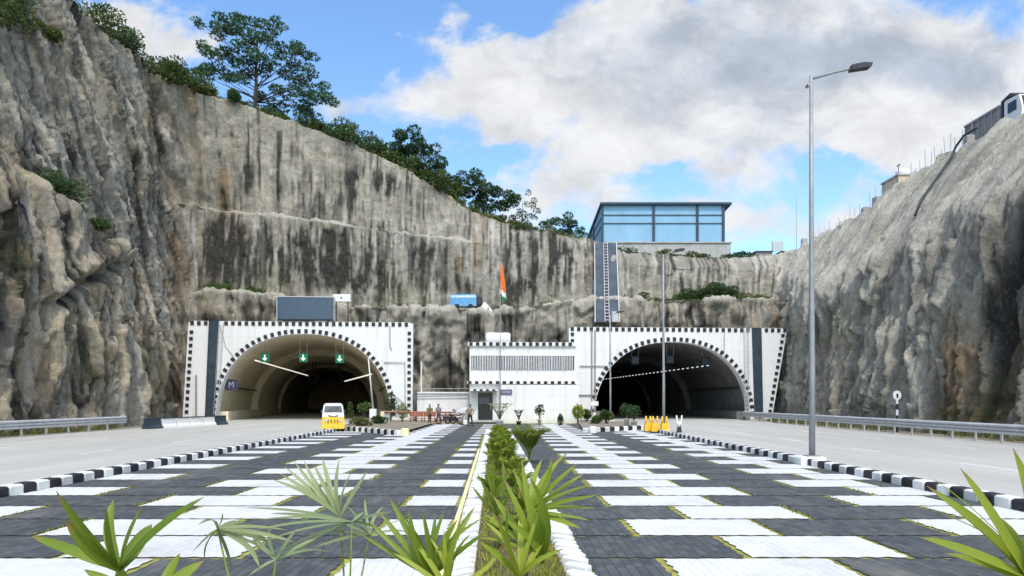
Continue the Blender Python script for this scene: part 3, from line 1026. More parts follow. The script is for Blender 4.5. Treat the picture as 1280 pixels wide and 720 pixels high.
pale = 0.5 * sst(0.48, 0.66, fbm(U * 0.6 + w * 0.7, Z * 0.07, 63.0, 4)) * (0.3 + 0.7 * sst(0.3, 0.6, H)) + 0.35 * sst(0.75, 0.95, fine) + 0.6 * drape + 0.5 * np.exp(-((Z - brow - 1.0) / 2.2) ** 2)
rust = 0.8 * sst(0.44, 0.58, fbm(U * 0.3 + w * 0.3, Z * 0.06, 64.0, 3)) * (1 - sst(0.18, 0.40, H)) * (1 - sst(42, 52, U))
rust = rust + 0.25 * sst(0.55, 0.68, fbm(U * 0.5, Z * 0.1, 66.0, 3)) * (1 - sst(0.3, 0.5, H))
moss = 0.5 * sst(0.52, 0.66, fbm(U * 0.25, Z * 0.2, 65.0, 4)) * (1 - sst(0.3, 0.6, H)) + 0.7 * sst(4.2, 5, LV) * 0.5
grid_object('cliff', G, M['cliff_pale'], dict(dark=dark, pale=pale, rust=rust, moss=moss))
RC = dict(G=G, px=VX + F * G[..., 0] / np.maximum(G[..., 1], 1), lev=lev)


def on_cliff(C, level, x):
    """world point of a cliff grid on a given level, nearest to picture column x"""
    j = int(np.argmin(np.abs(C['lev'] - level)))
    i = int(np.argmin(np.abs(C['px'][:, j] - x)))
    return Vector(C['G'][i, j])


# ------------------------------------------------------------------ portals and tunnels
FA = math.atan2(4.0, 61.4)          # plan angle of the facade line


def fac(X):
    return 72.0 + (X + 31.7) * 4.0 / 61.4


def arch(a, b_, n=60, e=2.25):
    pts = []
    for i in range(n + 1):
        t = math.pi * i / n
        c_, s_ = math.cos(t), math.sin(t)
        pts.append((math.copysign(abs(c_) ** (2 / e), c_) * a, abs(s_) ** (2 / e) * b_))
    return pts      # from +a over the crown to -a


def make_portal(label, tun, xl0, xl1, xr0, xr1, zt, lining, seed, panel_x, ladder_x):
    """xl0/xl1: foot and head of the left edge (world X), xr0/xr1 of the right edge"""
    cx, cy, a, b_, dr = tun
    root = thing('tunnel_portal', label, 'tunnel portal', (cx, fac(cx), 0), FA)
    k = 1 / math.cos(FA)
    L0, L1, R0, R1 = [(q - cx) * k for q in (xl0, xl1, xr0, xr1)]
    # wall with the arched opening: outline strip front and back
    ar = arch(a, b_)
    mb = MB()
    n = len(ar)
    outer = []
    for (x, z) in ar:
        # project from the arch outwards to the wall outline
        t = math.atan2(z / zt, x / max(abs(R0), abs(L0)))
        outer.append(None)
    for i, (x, z) in enumerate(ar):
        f = i / (n - 1)
        if f < 0.22:
            s = f / 0.22
            outer[i] = (R0 + (R1 - R0) * s, zt * s)
        elif f > 0.78:
            s = (1 - f) / 0.22
            outer[i] = (L0 + (L1 - L0) * s, zt * s)
        else:
            s = (f - 0.22) / 0.56
            outer[i] = (R1 + (L1 - R1) * s, zt)
    vs, fs = [], []
    T = 1.1
    for y in (0.0, T):
        for i in range(n):
            vs.append((ar[i][0], y, ar[i][1]))
        for i in range(n):
            vs.append((outer[i][0], y, outer[i][1]))
    o1, o2, o3 = n, 2 * n, 3 * n
    for i in range(n - 1):
        fs.append((i, i + 1, o1 + i + 1, o1 + i))
        fs.append((o2 + i, o3 + i, o3 + i + 1, o2 + i + 1))
        fs.append((i, o2 + i, o2 + i + 1, i + 1))
        fs.append((o1 + i, o1 + i + 1, o3 + i + 1, o3 + i))
    fs.append((0, o1, o3, o2))
    fs.append((n - 1, o2 + n - 1, o3 + n - 1, o1 + n - 1))
    mb.add(vs, fs)
    mb.build('wall', M['wall'], root)
    # black squares: along the head, both edges and round the arch
    mb = MB()
    S, per = 0.34, 0.665
    x = L1 + 0.35
    while x < R1 - 0.2:
        if not (panel_x[1] - 0.1 < x < panel_x[1] + panel_x[2] + 0.1):
            mb.box((x - S / 2, -0.07, zt - 0.42), (x + S / 2, -0.001, zt - 0.03))
        x += per
    for (p, q) in (((L0, 0), (L1, zt)), ((R0, 0), (R1, zt))):
        s = 1 if p[0] < 0 else -1
        z = 0.9
        while z < zt - 0.6:
            x = p[0] + (q[0] - p[0]) * z / zt + s * 0.36
            mb.box((x - S / 2, -0.07, z - S / 2), (x + S / 2, -0.001, z + S / 2))
            z += per
    # arch studs, turned to follow the curve
    ar2 = arch(a + 0.28, b_ + 0.28, 240)
    acc = 0.0
    last = ar2[0]
    for i in range(1, len(ar2)):
        dx, dz = ar2[i][0] - last[0], ar2[i][1] - last[1]
        ln = math.hypot(dx, dz)
        acc += ln
        if acc >= 0.62:
            acc = 0
            ux, uz = dx / ln, dz / ln
            c_ = ar2[i]
            h = 0.165
            poly = [(c_[0] + ux * h + uz * h * 1.25, c_[1] + uz * h - ux * h * 1.25), (c_[0] - ux * h + uz * h * 1.25, c_[1] - uz * h - ux * h * 1.25),
                    (c_[0] - ux * h - uz * h * 1.25, c_[1] - uz * h + ux * h * 1.25), (c_[0] + ux * h - uz * h * 1.25, c_[1] + uz * h + ux * h * 1.25)]
            if c_[1] > 0.5:
                mb.prism(poly, -0.07, -0.001)
        last = ar2[i]
    mb.build('checkered_border', M['black'], root)
    # dark slanting duct panel
    x0, x1, w = panel_x
    mb = MB()
    mb.prism([(x0, 0.3), (x0 + w * 0.9, 0.3), (x1 + w, zt + 0.02), (x1, zt + 0.02)], -0.16, -0.002)
    mb.build('duct_panel', M['navy'], root)
    # white rung ladder beside it
    mb = MB()
    l0, l1 = ladder_x
    for s in (0, 0.42):
        mb.tube([(l0 + s, -0.14, 0.6), (l1 + s, -0.14, zt - 0.1)], 0.03, 6)
    z = 0.9
    while z < zt - 0.3:
        x = l0 + (l1 - l0) * (z - 0.6) / (zt - 0.7)
        mb.tube([(x, -0.14, z), (x + 0.42, -0.14, z)], 0.022, 5)
        z += 0.42
    mb.build('ladder', M['steel'], root)
    # bored lining: rings of slightly different tone meet in a joint
    mb = MB()
    secs = [(1.1, 0.0), (12.0, 0.0), (24.0, 0.0), (24.02, -0.8), (48.0, -0.8), (48.02, -1.3), (75, -1.3), (110, -1.3)]
    vs, fs = [], []
    drl = dr + math.tan(-FA) * -1 if False else dr + math.tan(FA)
    ys = []
    for (y, sh) in secs:
        pts = arch(a + 0.12 + sh, b_ + 0.12 + sh, 48)
        for (x, z) in pts:
            vs.append((x + drl * y, y, z))
        ys.append(y)
    nn = 49
    for j in range(len(secs) - 1):
        for i in range(nn - 1):
            fs.append((j * nn + i, j * nn + i + 1, (j + 1) * nn + i + 1, (j + 1) * nn + i))
    j = len(secs) - 1
    fs.append(tuple(j * nn + i for i in range(nn)))
    mb.add(vs, fs)
    mb.build('lining', lining, root)
    # side walkways and cable duct line along the wall
    mb = MB()
    for s in (-1, 1):
        for (w0, w1, h) in ((0.0, 1.1, 0.9),):
            vs = []
            for y in (1.2, 109):
                off = drl * y
                xo = s * (a + 0.1)
                xi = s * (a - 1.0)
                vs += [(xo + off, y, 0), (xi + off, y, 0), (xi + off, y, h), (xo + off, y, h)]
            mb = MB()
            mb.add(vs, [(0, 1, 2, 3), (1, 5, 6, 2), (2, 6, 7, 3), (4, 7, 6, 5)])
            mb.build('walkway', lining, root)
    mb = MB()
    for s in (-1, 1):
        xs = s * (a * (1 - (3.4 / b_) ** 2.25) ** (1 / 2.25) - 0.1)
        mb = MB()
        mb.tube([(xs + drl * 2, 2, 3.4), (xs + drl * 23.9, 23.9, 3.4)], 0.09, 6)
        mb.build('cable_duct', M['darkmetal'], root)
    # carriageway inside
    mb = MB()
    vs = []
    for y in (-1.2, 109):
        vs += [(-(a - 0.95) + drl * y, y, 0.006), ((a - 0.95) + drl * y, y, 0.006)]
    mb.add(vs, [(0, 1, 3, 2)])
    mb.build('carriageway', M['road'], root)
    return root, drl, L0, L1, R0, R1


WT_L, WT_R = 10.0, 9.65
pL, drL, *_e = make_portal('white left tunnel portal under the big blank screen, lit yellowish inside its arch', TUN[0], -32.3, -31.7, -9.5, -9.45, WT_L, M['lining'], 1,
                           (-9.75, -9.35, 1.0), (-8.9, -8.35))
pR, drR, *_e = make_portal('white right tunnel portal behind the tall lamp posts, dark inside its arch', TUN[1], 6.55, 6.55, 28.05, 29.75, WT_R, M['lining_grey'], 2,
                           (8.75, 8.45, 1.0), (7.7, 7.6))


def pipes(root, runs):
    for pts, r in runs:
        MB().tube([(x, -0.1, z) for x, z in pts], r, 6).build('pipe', M['greysteel'], root)


pipes(pL, [([(8.6, 9.6), (8.6, 7.6), (8.75, 7.2)], 0.05), ([(8.0, 5.9), (10.1, 5.9), (10.15, 0.8)], 0.045), ([(8.9, 2.7), (10.2, 1.6)], 0.03), ([(-8.3, 9.6), (-7.7, 7.4), (-6.9, 6.4)], 0.025), ([(-10.6, 4.6), (-10.6, 0.5)], 0.09)])
pipes(pR, [([(-8.55, 9.3), (-8.55, 0.4)], 0.07), ([(-8.2, 9.3), (-8.2, 0.4)], 0.07), ([(-9.8, 5.6), (-6.8, 5.6)], 0.05), ([(-9.9, 2.6), (-8.0, 2.6)], 0.06), ([(5.5, 9.2), (5.45, 6.9)], 0.03)])

# lane signals
def signal(root_loc, label, lit, drop):
    t = thing('lane_signal', label, 'lane signal', root_loc, FA, 'lit lane signals hung in the arch' if lit else 'unlit lane signals hung in the arch')
    mb = MB()
    mb.box((-0.45, 0, -0.47), (0.45, 0.16, 0.45), bev=0.04)
    mb.build('housing', M['lane_green'] if lit else M['darkmetal'], t)
    mb = MB()
    if lit:
        mb.prism([(-0.07, 0.3), (0.07, 0.3), (0.07, -0.05), (0.28, -0.05), (0, -0.33), (-0.28, -0.05), (-0.07, -0.05)], -0.03, -0.004)
        mb.build('arrow', M['led_white'], t)
    else:
        mb.box((-0.36, -0.02, -0.36), (0.36, -0.003, 0.36))
        mb.build('screen', M['screen'], t)
    for s in (-0.38, 0.38):
        MB().tube([(s, 0.1, 0.4), (s, 0.1, 0.4 + drop)], 0.025, 5).build('hanger', M['steel'], t)
    return t


for x, y, dp, lb in ((331, 447, 1.25, 'leftmost of three green arrow signals hanging in the left tunnel arch'), (379, 447, 2.15, 'middle one of three green arrow signals hanging in the left tunnel arch'),
                     (424.5, 448, 1.7, 'rightmost of three green arrow signals hanging in the left tunnel arch')):
    signal(P(x, y, 75.5), lb, True, dp)
for x, y, dp, lb in ((794, 450, 0.75, 'unlit signal box hanging leftmost in the right tunnel arch'), (838, 449, 1.7, 'unlit signal box hanging at the middle of the right tunnel arch'),
                     (882, 451, 0.7, 'unlit signal box hanging rightmost in the right tunnel arch')):
    signal(P(x, y, 79.0), lb, False, dp)

# rows of tunnel lamps
def lamp_row(label, p, q, n, size, m, gap=0.7):
    t = thing('tunnel_lights', label, 'lights', p)
    p, q = Vector(p), Vector(q)
    d = (q - p)
    mb = MB()
    step = d / n
    for i in range(n):
        a = step * i
        b_ = a + step * gap
        mb.tube([a, b_], size, 6)
    mb.build('lamp', m, t)
    mb = MB()
    up = Vector((0, 0, size + 0.05))
    mb.tube([up, d + up], 0.04, 5)
    mb.build('cable_tray', M['darkmetal'], t)
    return t


c0 = TUN[0]
lamp_row('lit white strip of lamps running into the left tunnel on its left side', (-26.6, 76.5, 6.3), (-31.0, 113, 5.95), 22, 0.075, M['lamp'], 0.7)
lamp_row('shorter lit strip of lamps on the right side of the left tunnel', (-14.8, 79.5, 4.95), (-23.3, 104, 4.8), 16, 0.075, M['lamp'], 0.7)
lamp_row('dotted row of small lamps running into the right tunnel', (22.4, 79.5, 5.9), (15.2, 117, 5.4), 30, 0.055, M['lampdim'], 0.3)

# jet fans far inside the left tunnel
for x, lb in ((390, 'round jet fan deep in the left tunnel, nearer its left wall'), (422, 'round jet fan deep in the left tunnel, nearer its right wall')):
    c = P(x, 474, 108)
    t = thing('jet_fan', lb, 'fan', c, 0, 'jet fans in the left tunnel')
    mb = MB()
    vs, fs = [], []
    n = 20
    for (r, y) in ((0.62, 0), (0.75, 0.1), (0.75, 2.6), (0.55, 2.6), (0.55, 0.05)):
        for k in range(n):
            a = 2 * math.pi * k / n
            vs.append((r * math.cos(a), y, r * math.sin(a)))
    for j in range(4):
        for k in range(n):
            fs.append((j * n + k, j * n + (k + 1) % n, (j + 1) * n + (k + 1) % n, (j + 1) * n + k))
    for k in range(n):
        fs.append((4 * n + k, 4 * n + (k + 1) % n, (k + 1) % n, k))
    mb.add(vs, fs)
    mb.build('casing', M['darkmetal'], t, True)
    mb = MB()
    for k in range(6):
        a = math.pi * k / 3
        ca, sa = math.cos(a), math.sin(a)
        mb.add([(0, 0.5, 0), (0.54 * ca - 0.08 * sa, 0.45, 0.54 * sa + 0.08 * ca), (0.54 * ca + 0.08 * sa, 0.6, 0.54 * sa - 0.08 * ca)], [(0, 1, 2)])
    mb.lathe([(0.14, 0), (0.14, 0.02)], (0, 0.5, 0), 10)
    mb.build('impeller', M['darkmetal'], t)
    for y in (0.5, 2.0):
        MB().tube([(0, y, 0.74), (0, y, 2.6)], 0.05, 6).build('hanger', M['darkmetal'], t)

# small purple sign on the left tunnel wall
def text_mesh(body, size, loc, parent, m, name='lettering'):
    cu = bpy.data.curves.new(name, 'FONT')
    cu.body = body
    cu.size = size
    cu.align_x = 'CENTER'
    cu.align_y = 'CENTER'
    cu.extrude = 0.008
    tmp = bpy.data.objects.new('tmp', cu)
    COL.objects.link(tmp)
    dg = bpy.context.evaluated_depsgraph_get()
    me = bpy.data.meshes.new_from_object(tmp.evaluated_get(dg))
    bpy.data.objects.remove(tmp)
    me.name = name
    me.materials.clear()
    me.materials.append(m)
    o = bpy.data.objects.new(name, me)
    COL.objects.link(o)
    o.parent = parent
    o.location = loc
    o.rotation_euler = (R(90), 0, 0)
    return o


t = thing('wall_sign', 'small purple sign with a white letter inside the left arch', 'sign', P(289, 481, 73.9), FA)
mb = MB()
mb.box((-0.62, 0, -0.56), (0.62, 0.08, 0.56), bev=0.03)
mb.build('board', M['purple'], t)
text_mesh('M', 0.8, (0, -0.012, 0), t, M['white2'])
MB().tube([(-0.55, 0.09, -0.3), (-1.1, 0.25, -0.3)], 0.03, 5).build('bracket', M['greysteel'], t)
MB().tube([(-0.55, 0.09, 0.3), (-0.95, 0.25, 0.3)], 0.03, 5).build('bracket', M['greysteel'], t)

# LED message board on the left portal
bb = P(382, 396.5, 72.6)
t = thing('message_board', 'large blank dark blue screen standing on top of the left portal', 'display board', (bb.x, bb.y, WT_L), FA)
mb = MB()
mb.box((-2.85, 0, 0.12), (2.85, 0.5, 2.5), bev=0.04)
mb.build('housing', M['darkmetal'], t)
mb = MB()
mb.box((-2.72, -0.03, 0.24), (2.72, -0.002, 2.38))
mb.build('screen', M['screen'], t)
mb = MB()
for s in (-2.86, 2.80):
    mb.box((s, -0.06, 0.1), (s + 0.07, -0.032, 2.52))
mb.box((-2.78, -0.06, 2.44), (2.79, -0.032, 2.52))
mb.build('rim', M['steel'], t)
for s in (-2.2, 0, 2.2):
    MB().box((s - 0.08, 0.1, 0.0), (s + 0.08, 0.4, 0.118)).build('support', M['darkmetal'], t)
bb = P(427, 377, 74.5)
t = thing('equipment_box', 'white box with a small dark mark, just right of the blank screen', 'box', (bb.x, bb.y, WT_L + 0.02), FA)
mb = MB()
mb.box((-0.9, 0, bb.z - WT_L), (0.9, 0.7, bb.z - WT_L + 0.75), bev=0.03)
mb.build('cabinet', M['white2'], t)
mb = MB()
mb.box((-0.12, -0.02, bb.z - WT_L + 0.28), (0.06, -0.002, bb.z - WT_L + 0.44))
mb.build('lock', M['darkmetal'], t)
mb = MB()
for s in (-0.6, 0.6):
    mb.tube([(s, 0.4, -0.4), (s, 0.4, bb.z - WT_L)], 0.06, 6)
mb.build('leg', M['darkmetal'], t)

# ------------------------------------------------------------------ control building
bx0, bx1 = -3.2, 6.2
YB = 64.0
t = thing('control_building', 'white two storey control building between the tunnels with louvred window band', 'building', (0, YB, 0), R(2.2))
mb = MB()
mb.box((bx0, 0, 0), (bx1 + 0.1, 7.5, 7.02))
mb.build('wall', M['wall'], t)
mb = MB()       # parapet coping with black squares
mb.box((bx0 - 0.15, -0.16, 6.86), (bx1 + 0.1, -0.003, 7.2), mi=0)
n = 16
for i in range(n):
    x = bx0 - 0.02 + i * (bx1 - bx0) / n
    mb.box((x, -0.22, 6.88), (x + 0.3, -0.162, 7.18), mi=1)
mb.build('parapet', [M['white2'], M['black']], t)
mb = MB()       # ledge between the storeys
mb.box((bx0 - 0.2, -0.35, 3.5), (bx1 + 0.45, -0.003, 3.72), mi=0)
n = 16
for i in range(n):
    x = bx0 - 0.12 + i * (bx1 + 0.35 - bx0) / n
    mb.box((x, -0.40, 3.47), (x + 0.3, -0.352, 3.75), mi=1)
mb.build('ledge', [M['white2'], M['black']], t)
w_ = MB()
w_.box((bx0 + 0.12, -0.02, 4.75), (bx1 - 0.08, -0.003, 6.0))
wo = w_.build('window', M['glass'], t)
mb = MB()
x = bx0 + 0.2
i = 0
nb = 9
bw = (bx1 - bx0 - 0.2) / nb
for b in range(nb):
    xb = bx0 + 0.12 + b * bw
    mb.box((xb - 0.035, -0.1, 4.7), (xb + 0.035, -0.022, 6.05), mi=0)
    for q in range(6):
        xx = xb + 0.1 + q * (bw - 0.14) / 6
        mb.box((xx, -0.09, 4.76), (xx + 0.07, -0.024, 5.98), mi=1)
mb.box((bx0 + 0.06, -0.1, 6.0), (bx1 - 0.02, -0.022, 6.08), mi=0)
mb.build('louvre', [M['white2'], simple('pale_louvre', (0.55, 0.55, 0.56), 0.6)], wo)
# entrance
mb = MB()
mb.box((-2.45, -0.04, 0.3), (-1.15, -0.003, 2.75))
d_ = mb.build('door', M['glass'], t)
mb = MB()
mb.box((-2.33, -0.07, 1.75), (-1.45, -0.042, 2.3))
mb.build('pane', simple('hazy_glass', (0.08, 0.085, 0.095), 0.2, 0.1, 2), d_)
mb = MB()
mb.tube([(-1.32, -0.1, 1.2), (-1.32, -0.1, 1.6)], 0.02, 6)
mb.build('handle', M['steel'], d_)
mb = MB()
for (a, b_) in ((-2.55, -2.46), (-1.14, -1.05)):
    mb.box((a, -0.08, 0.3), (b_, -0.003, 2.84))
mb.box((-2.459, -0.08, 2.752), (-1.141, -0.003, 2.84))
mb.build('frame', M['white2'], d_)
mb = MB()
mb.box((bx0 + 0.05, -1.1, 2.86), (-0.75, -0.003, 3.0), mi=0)
for i in range(4):
    mb.box((bx0 + 0.35 + i * 0.55, -1.15, 2.84), (bx0 + 0.6 + i * 0.55, -1.102, 3.02), mi=1)
mb.build('canopy', [M['white2'], M['black']], t)
mb = MB()
mb.box((bx0, -1.0, 0.0), (-0.7, -0.003, 0.15))
mb.box((bx0 + 0.3, -0.6, 0.152), (-0.9, -0.003, 0.29))
mb.build('step', M['concrete'], t)
mb = MB()
mb.box((bx0 - 0.02, -1.04, 0.02), (-0.68, -1.003, 0.13))
mb.build('step_edge', M['black'], t)
mb = MB()
mb.box((-0.55, -0.45, 0), (bx1 + 0.25, -0.004, 3.42))
mb.build('projecting_wall', M['wall'], t)
mb = MB()
mb.box((-1.75, 0.4, 7.022), (0.45, 3.0, 8.1), bev=0.12)
mb.build('roof_tank', M['white2'], t, True)
mb = MB()
mb.box((-0.45, -0.52, 2.55), (0.55, -0.453, 3.0))
s_ = mb.build('sign', M['purple'], t)
mb = MB()
for z in (2.68, 2.82):
    for i in range(5):
        mb.box((-0.36 + i * 0.17, -0.532, z), (-0.25 + i * 0.17, -0.522, z + 0.06))
mb.build('lettering', simple('pale_lettering', (0.5, 0.5, 0.58), 0.6), s_)

# low wall between the left portal and the building
t = thing('boundary_wall', 'low white wall between left portal and control building', 'wall', (-9.3, 72.9, 0), FA)
mb = MB()
mb.box((0.05, 0, 0), (6.2, 0.35, 2.75))
mb.build('wall', M['wall'], t)
mb = MB()
mb.box((0.05, -0.12, 2.75), (6.2, 0.45, 2.9))
mb.build('coping', M['white2'], t)
mb = MB()
mb.tube([(0.1, -0.2, 2.45), (6.1, -0.2, 2.55)], 0.05, 6)
mb.tube([(0.1, 0.2, 3.2), (6.1, 0.2, 3.25)], 0.04, 6)
for x in (0.5, 2.5, 4.5, 5.9):
    mb.tube([(x, 0.2, 2.9), (x, 0.2, 3.22)], 0.03, 6)
mb.build('pipe', M['greysteel'], t)
mb = MB()
mb.tube([(0.22, -0.35, 0), (0.22, -0.35, 2.9)], 0.14, 8)
mb.build('drainpipe', M['navy'], t, True)
mb = MB()
mb.tube([(0.75, 0.2, 2.9), (0.75, 0.2, 6.0)], 0.07, 6)
mb.build('post', M['white2'], t)

# flag
fx = (625.3 - VX) * 63 / F
t = thing('flagpole', 'thin flagpole in front of the control building with a limp tricolour flag', 'flagpole', (fx, 63.2, 0))
mb = MB()
mb.tube([(0, 0, 0), (0, 0, 8), (0.05, 0, 14.1)], [0.045, 0.035, 0.025], 8)
mb.build('pole', M['greysteel'], t, True)
mb = MB()
mb.box((-0.3, -0.3, 0), (0.3, 0.3, 0.25), bev=0.03)
mb.build('base', M['concrete'], t)
fl = thing('flag', 'limp saffron white and green flag hanging from the thin pole', 'flag', (fx, 63.2, 11.0))
zs = np.linspace(3.0, -0.25, 26)
vs, fs, mi = [], [], []
nx = 9
mb = MB()
for z in zs:
    tt = (3.0 - z) / 3.25
    wdt = 0.06 + 0.75 * tt ** 0.8 * (1 - 0.25 * tt)
    for i in range(nx):
        s = i / (nx - 1)
        vs.append((0.05 + s * wdt - 0.12 * tt, 0.16 * math.sin(s * 11 + z * 1.2) * tt - 0.05, z + 0.5 * (s - .5) * tt * -0.5))
bands = {'saffron_band': ([], M['orange']), 'white_band': ([], M['white2']), 'green_band': ([], M['green_cloth'])}
for j in range(len(zs) - 1):
    for i in range(nx - 1):
        q = (j * nx + i, j * nx + i + 1, (j + 1) * nx + i + 1, (j + 1) * nx + i)
        tt = j / 25 + 0.08 * (0.5 - i / 8)
        key = 'saffron_band' if tt < 0.72 else 'white_band' if tt < 0.86 else 'green_band'
        bands[key][0].append(q)
for kname, (fcs, m_) in bands.items():
    used = sorted({i for f in fcs for i in f})
    mp_ = {v: i for i, v in enumerate(used)}
    MB().add([vs[i] for i in used], [tuple(mp_[i] for i in f) for f in fcs]).build(kname, m_, fl, True)

# ------------------------------------------------------------------ things above the portals
# steel chute with ladder rungs down the rock face
a, b_ = P(755, 306, 86.5), P(757, 404, 77.4)
t = thing('cable_chute', 'slate blue steel chute with a white rung ladder down the rock below the blue shed', 'chute', (a.x, a.y, 0))
ax = Vector((b_.x - a.x, b_.y - a.y, b_.z - a.z))
z0 = a.z
def cp(s, f, off):
    p = ax * f
    return (p.x + s, p.y - off, z0 + p.z)
mb = MB()
def slab(mb, s0, s1, o0, o1, f0=0, f1=1):
    vs = [cp(s0, f0, o0), cp(s1, f0, o0), cp(s1, f0, o1), cp(s0, f0, o1), cp(s0, f1, o0), cp(s1, f1, o0), cp(s1, f1, o1), cp(s0, f1, o1)]
    mb.add(vs, [(0, 1, 2, 3), (7, 6, 5, 4), (0, 4, 5, 1), (1, 5, 6, 2), (2, 6, 7, 3), (3, 7, 4, 0)])
slab(mb, -1.25, 1.25, 0.9, 1.1)
mb.build('sheet', M['chute'], t)
for s0 in (-1.32, 1.25):
    mb = MB()
    slab(mb, s0, s0 + 0.07, 0.9, 1.35)
    mb.build('side_rail', M['steel'], t)
mb = MB()
slab(mb, -0.28, -0.2, 1.25, 1.33)
slab(mb, 0.18, 0.26, 1.25, 1.33)
n = 26
for i in range(n):
    slab(mb, -0.199, 0.179, 1.26, 1.32, (i + 0.3) / n, (i + 0.52) / n)
mb.build('ladder', M['concrete'], t)
mb = MB()
slab(mb, 0.5, 1.2, 1.102, 1.3, 0.88, 0.999)
mb.build('hatch', M['greysteel'], t)

# blue shed on the hilltop
t = thing('blue_shed', 'large pale blue clad shed with dark blue frame on the hilltop', 'shed', (0, 95, 0))
X0, X1, Y0, Y1 = 12.7, 28.8, 0.0, 16.0
ZB, ZF, ZK = 22.7, 27.75, 26.6
mb = MB()
mb.add([(X0, Y0, ZB), (X1, Y0, ZB), (X1, Y1, ZB), (X0, Y1, ZB), (X0, Y0, ZF), (X1, Y0, ZF), (X1, Y1, ZK), (X0, Y1, ZK)],
       [(0, 1, 5, 4), (1, 2, 6, 5), (2, 3, 7, 6), (3, 0, 4, 7), (0, 3, 2, 1), (4, 5, 6, 7)])
mb.build('wall', M['shedblue'], t)
mb = MB()
mb.add([(X0 - .25, Y0 - .5, ZF + .05), (X1 + .9, Y0 - .5, ZF + .05), (X1 + .9, Y1 + .3, ZK + .05), (X0 - .25, Y1 + .3, ZK + .05),
        (X0 - .25, Y0 - .5, ZF + .33), (X1 + .9, Y0 - .5, ZF + .33), (X1 + .9, Y1 + .3, ZK + .33), (X0 - .25, Y1 + .3, ZK + .33)],
       [(0, 3, 2, 1), (4, 5, 6, 7), (0, 1, 5, 4), (1, 2, 6, 5), (2, 3, 7, 6), (3, 0, 4, 7)])
mb.build('roof', M['shedframe'], t)
for x in (752.8, 817, 871.5, 904):
    xx = (x - VX) * 95 / F
    MB().box((xx - 0.16, Y0 - 0.2, ZB - 0.1), (xx + 0.16, Y0 - 0.003, ZF + 0.03)).build('column', M['shedframe'], t)
for y in (8.0, 15.7):
    MB().box((X0 - 0.2, y, ZB - 0.1), (X0 - 0.003, y + 0.3, ZK + 0.4)).build('column', M['shedframe'], t)
mb = MB()
for z in (25.35, 26.45):
    mb.box((X0 + 0.17, Y0 - 0.1, z), (X1 - 0.2, Y0 - 0.004, z + 0.1))
    mb.box((X0 - 0.1, Y0 + 0.02, z - 0.3), (X0 - 0.004, Y1, z - 0.2))
mb.build('girt', M['shedframe'], t)

t = thing('plinth_wall', 'low grey concrete wall carrying the blue shed', 'wall', (0, 94, 0))
MB().box((13.0, 0.0, 18.0), (29.4, 0.95, 22.58)).build('wall', M['concrete'], t)
MB().box((12.9, -0.15, 22.582), (29.5, 1.0, 22.75)).build('coping', M['concrete'], t)

# blue machine and white sheet on the rock bench
bc = P(581, 389, 80.2)
t = thing('site_compressor', 'bright blue canopied machine parked on the rock bench', 'compressor', (bc.x, bc.y, bc.z + 0.12), R(-2))
mb = MB()
poly = [(-1.55, 0.35), (-1.55, 1.5), (-1.4, 1.68), (1.2, 1.68), (1.35, 1.5), (1.35, 0.35)]
mb.prism(poly, -0.7, 0.7)
mb.build('canopy', M['bluetarp'], t)
MB().box((-1.45, -0.72, 1.3), (1.25, -0.702, 1.55)).build('stripe', simple('pale_stripe', (0.5, 0.6, 0.68), 0.6), t)
mb = MB()
mb.box((1.352, -0.55, 0.5), (1.95, 0.55, 1.45), bev=0.08)
mb.build('engine', M['darkmetal'], t)
for x in (-0.8, 0.7):
    mb = MB()
    mb.prism([(x + 0.3 * math.cos(k * math.pi / 7), 0.3 + 0.3 * math.sin(k * math.pi / 7)) for k in range(14)], -0.78, -0.702)
    mb.build('wheel', M['rubber'], t)
bc = P(604, 392, 79.6)
t = thing('white_sheet', 'white folded sheet leaning beside the blue machine', 'sheet', (bc.x, bc.y, bc.z))
mb = MB()
mb.add([(-0.5, 0, 0.45), (0.15, 0.3, 1.35), (1.35, 0, 0), (0.7, -0.3, -0.05), (-0.5, 0.08, 0.42), (0.15, 0.38, 1.32), (1.35, 0.08, -0.03), (0.7, -0.22, -0.08)],
       [(0, 3, 1), (1, 3, 2), (4, 5, 7), (5, 6, 7), (0, 1, 5, 4), (1, 2, 6, 5), (2, 3, 7, 6), (3, 0, 4, 7)])
mb.build('sheet', M['white2'], t)

# ------------------------------------------------------------------ dump truck and small things on the right rim
RIM = lambda x: on_cliff(RC, 4.0, x)
t = thing('dump_truck', 'dusty grey dump truck with white cab at the edge of the right cliff top', 'truck', (38.5, 58.6, 21.6), R(-90))
# local +x runs towards the camera (world -Y); local +y is world +X
mb = MB()
mb.prism([(0.0, 1.05), (4.3, 1.05), (4.3, 2.75), (0.15, 2.65)], -1.15, 1.15)
mb.build('tipper_body', M['tipper'], t)
mb = MB()
for i in range(6):
    mb.box((0.15 + i * 0.78, -1.24, 1.06), (0.25 + i * 0.78, -1.152, 2.62))
mb.box((0.05, -1.25, 2.58), (4.3, -1.152, 2.74))
mb.build('body_rib', M['greysteel'], t)
mb = MB()
mb.prism([(4.302, 1.05), (4.5, 1.05), (4.5, 2.75), (5.3, 3.1), (5.3, 3.2), (4.302, 2.95)], -1.15, 1.15)
mb.build('headboard', M['darkmetal'], t)
mb = MB()
mb.prism([(4.6, 0.75), (6.35, 0.75), (6.45, 1.75), (6.15, 2.75), (4.6, 2.85)], -1.1, 1.1)
cab = mb.build('cab', M['white2'], t)
MB().box((5.0, -1.13, 1.75), (5.9, -1.102, 2.5)).build('side_window', M['glass'], cab)
mb = MB()
mb.add([(6.46, -0.95, 1.8), (6.46, 0.95, 1.8), (6.185, 0.95, 2.66), (6.185, -0.95, 2.66)], [(0, 1, 2, 3)])
mb.build('windscreen', M['glass'], cab)
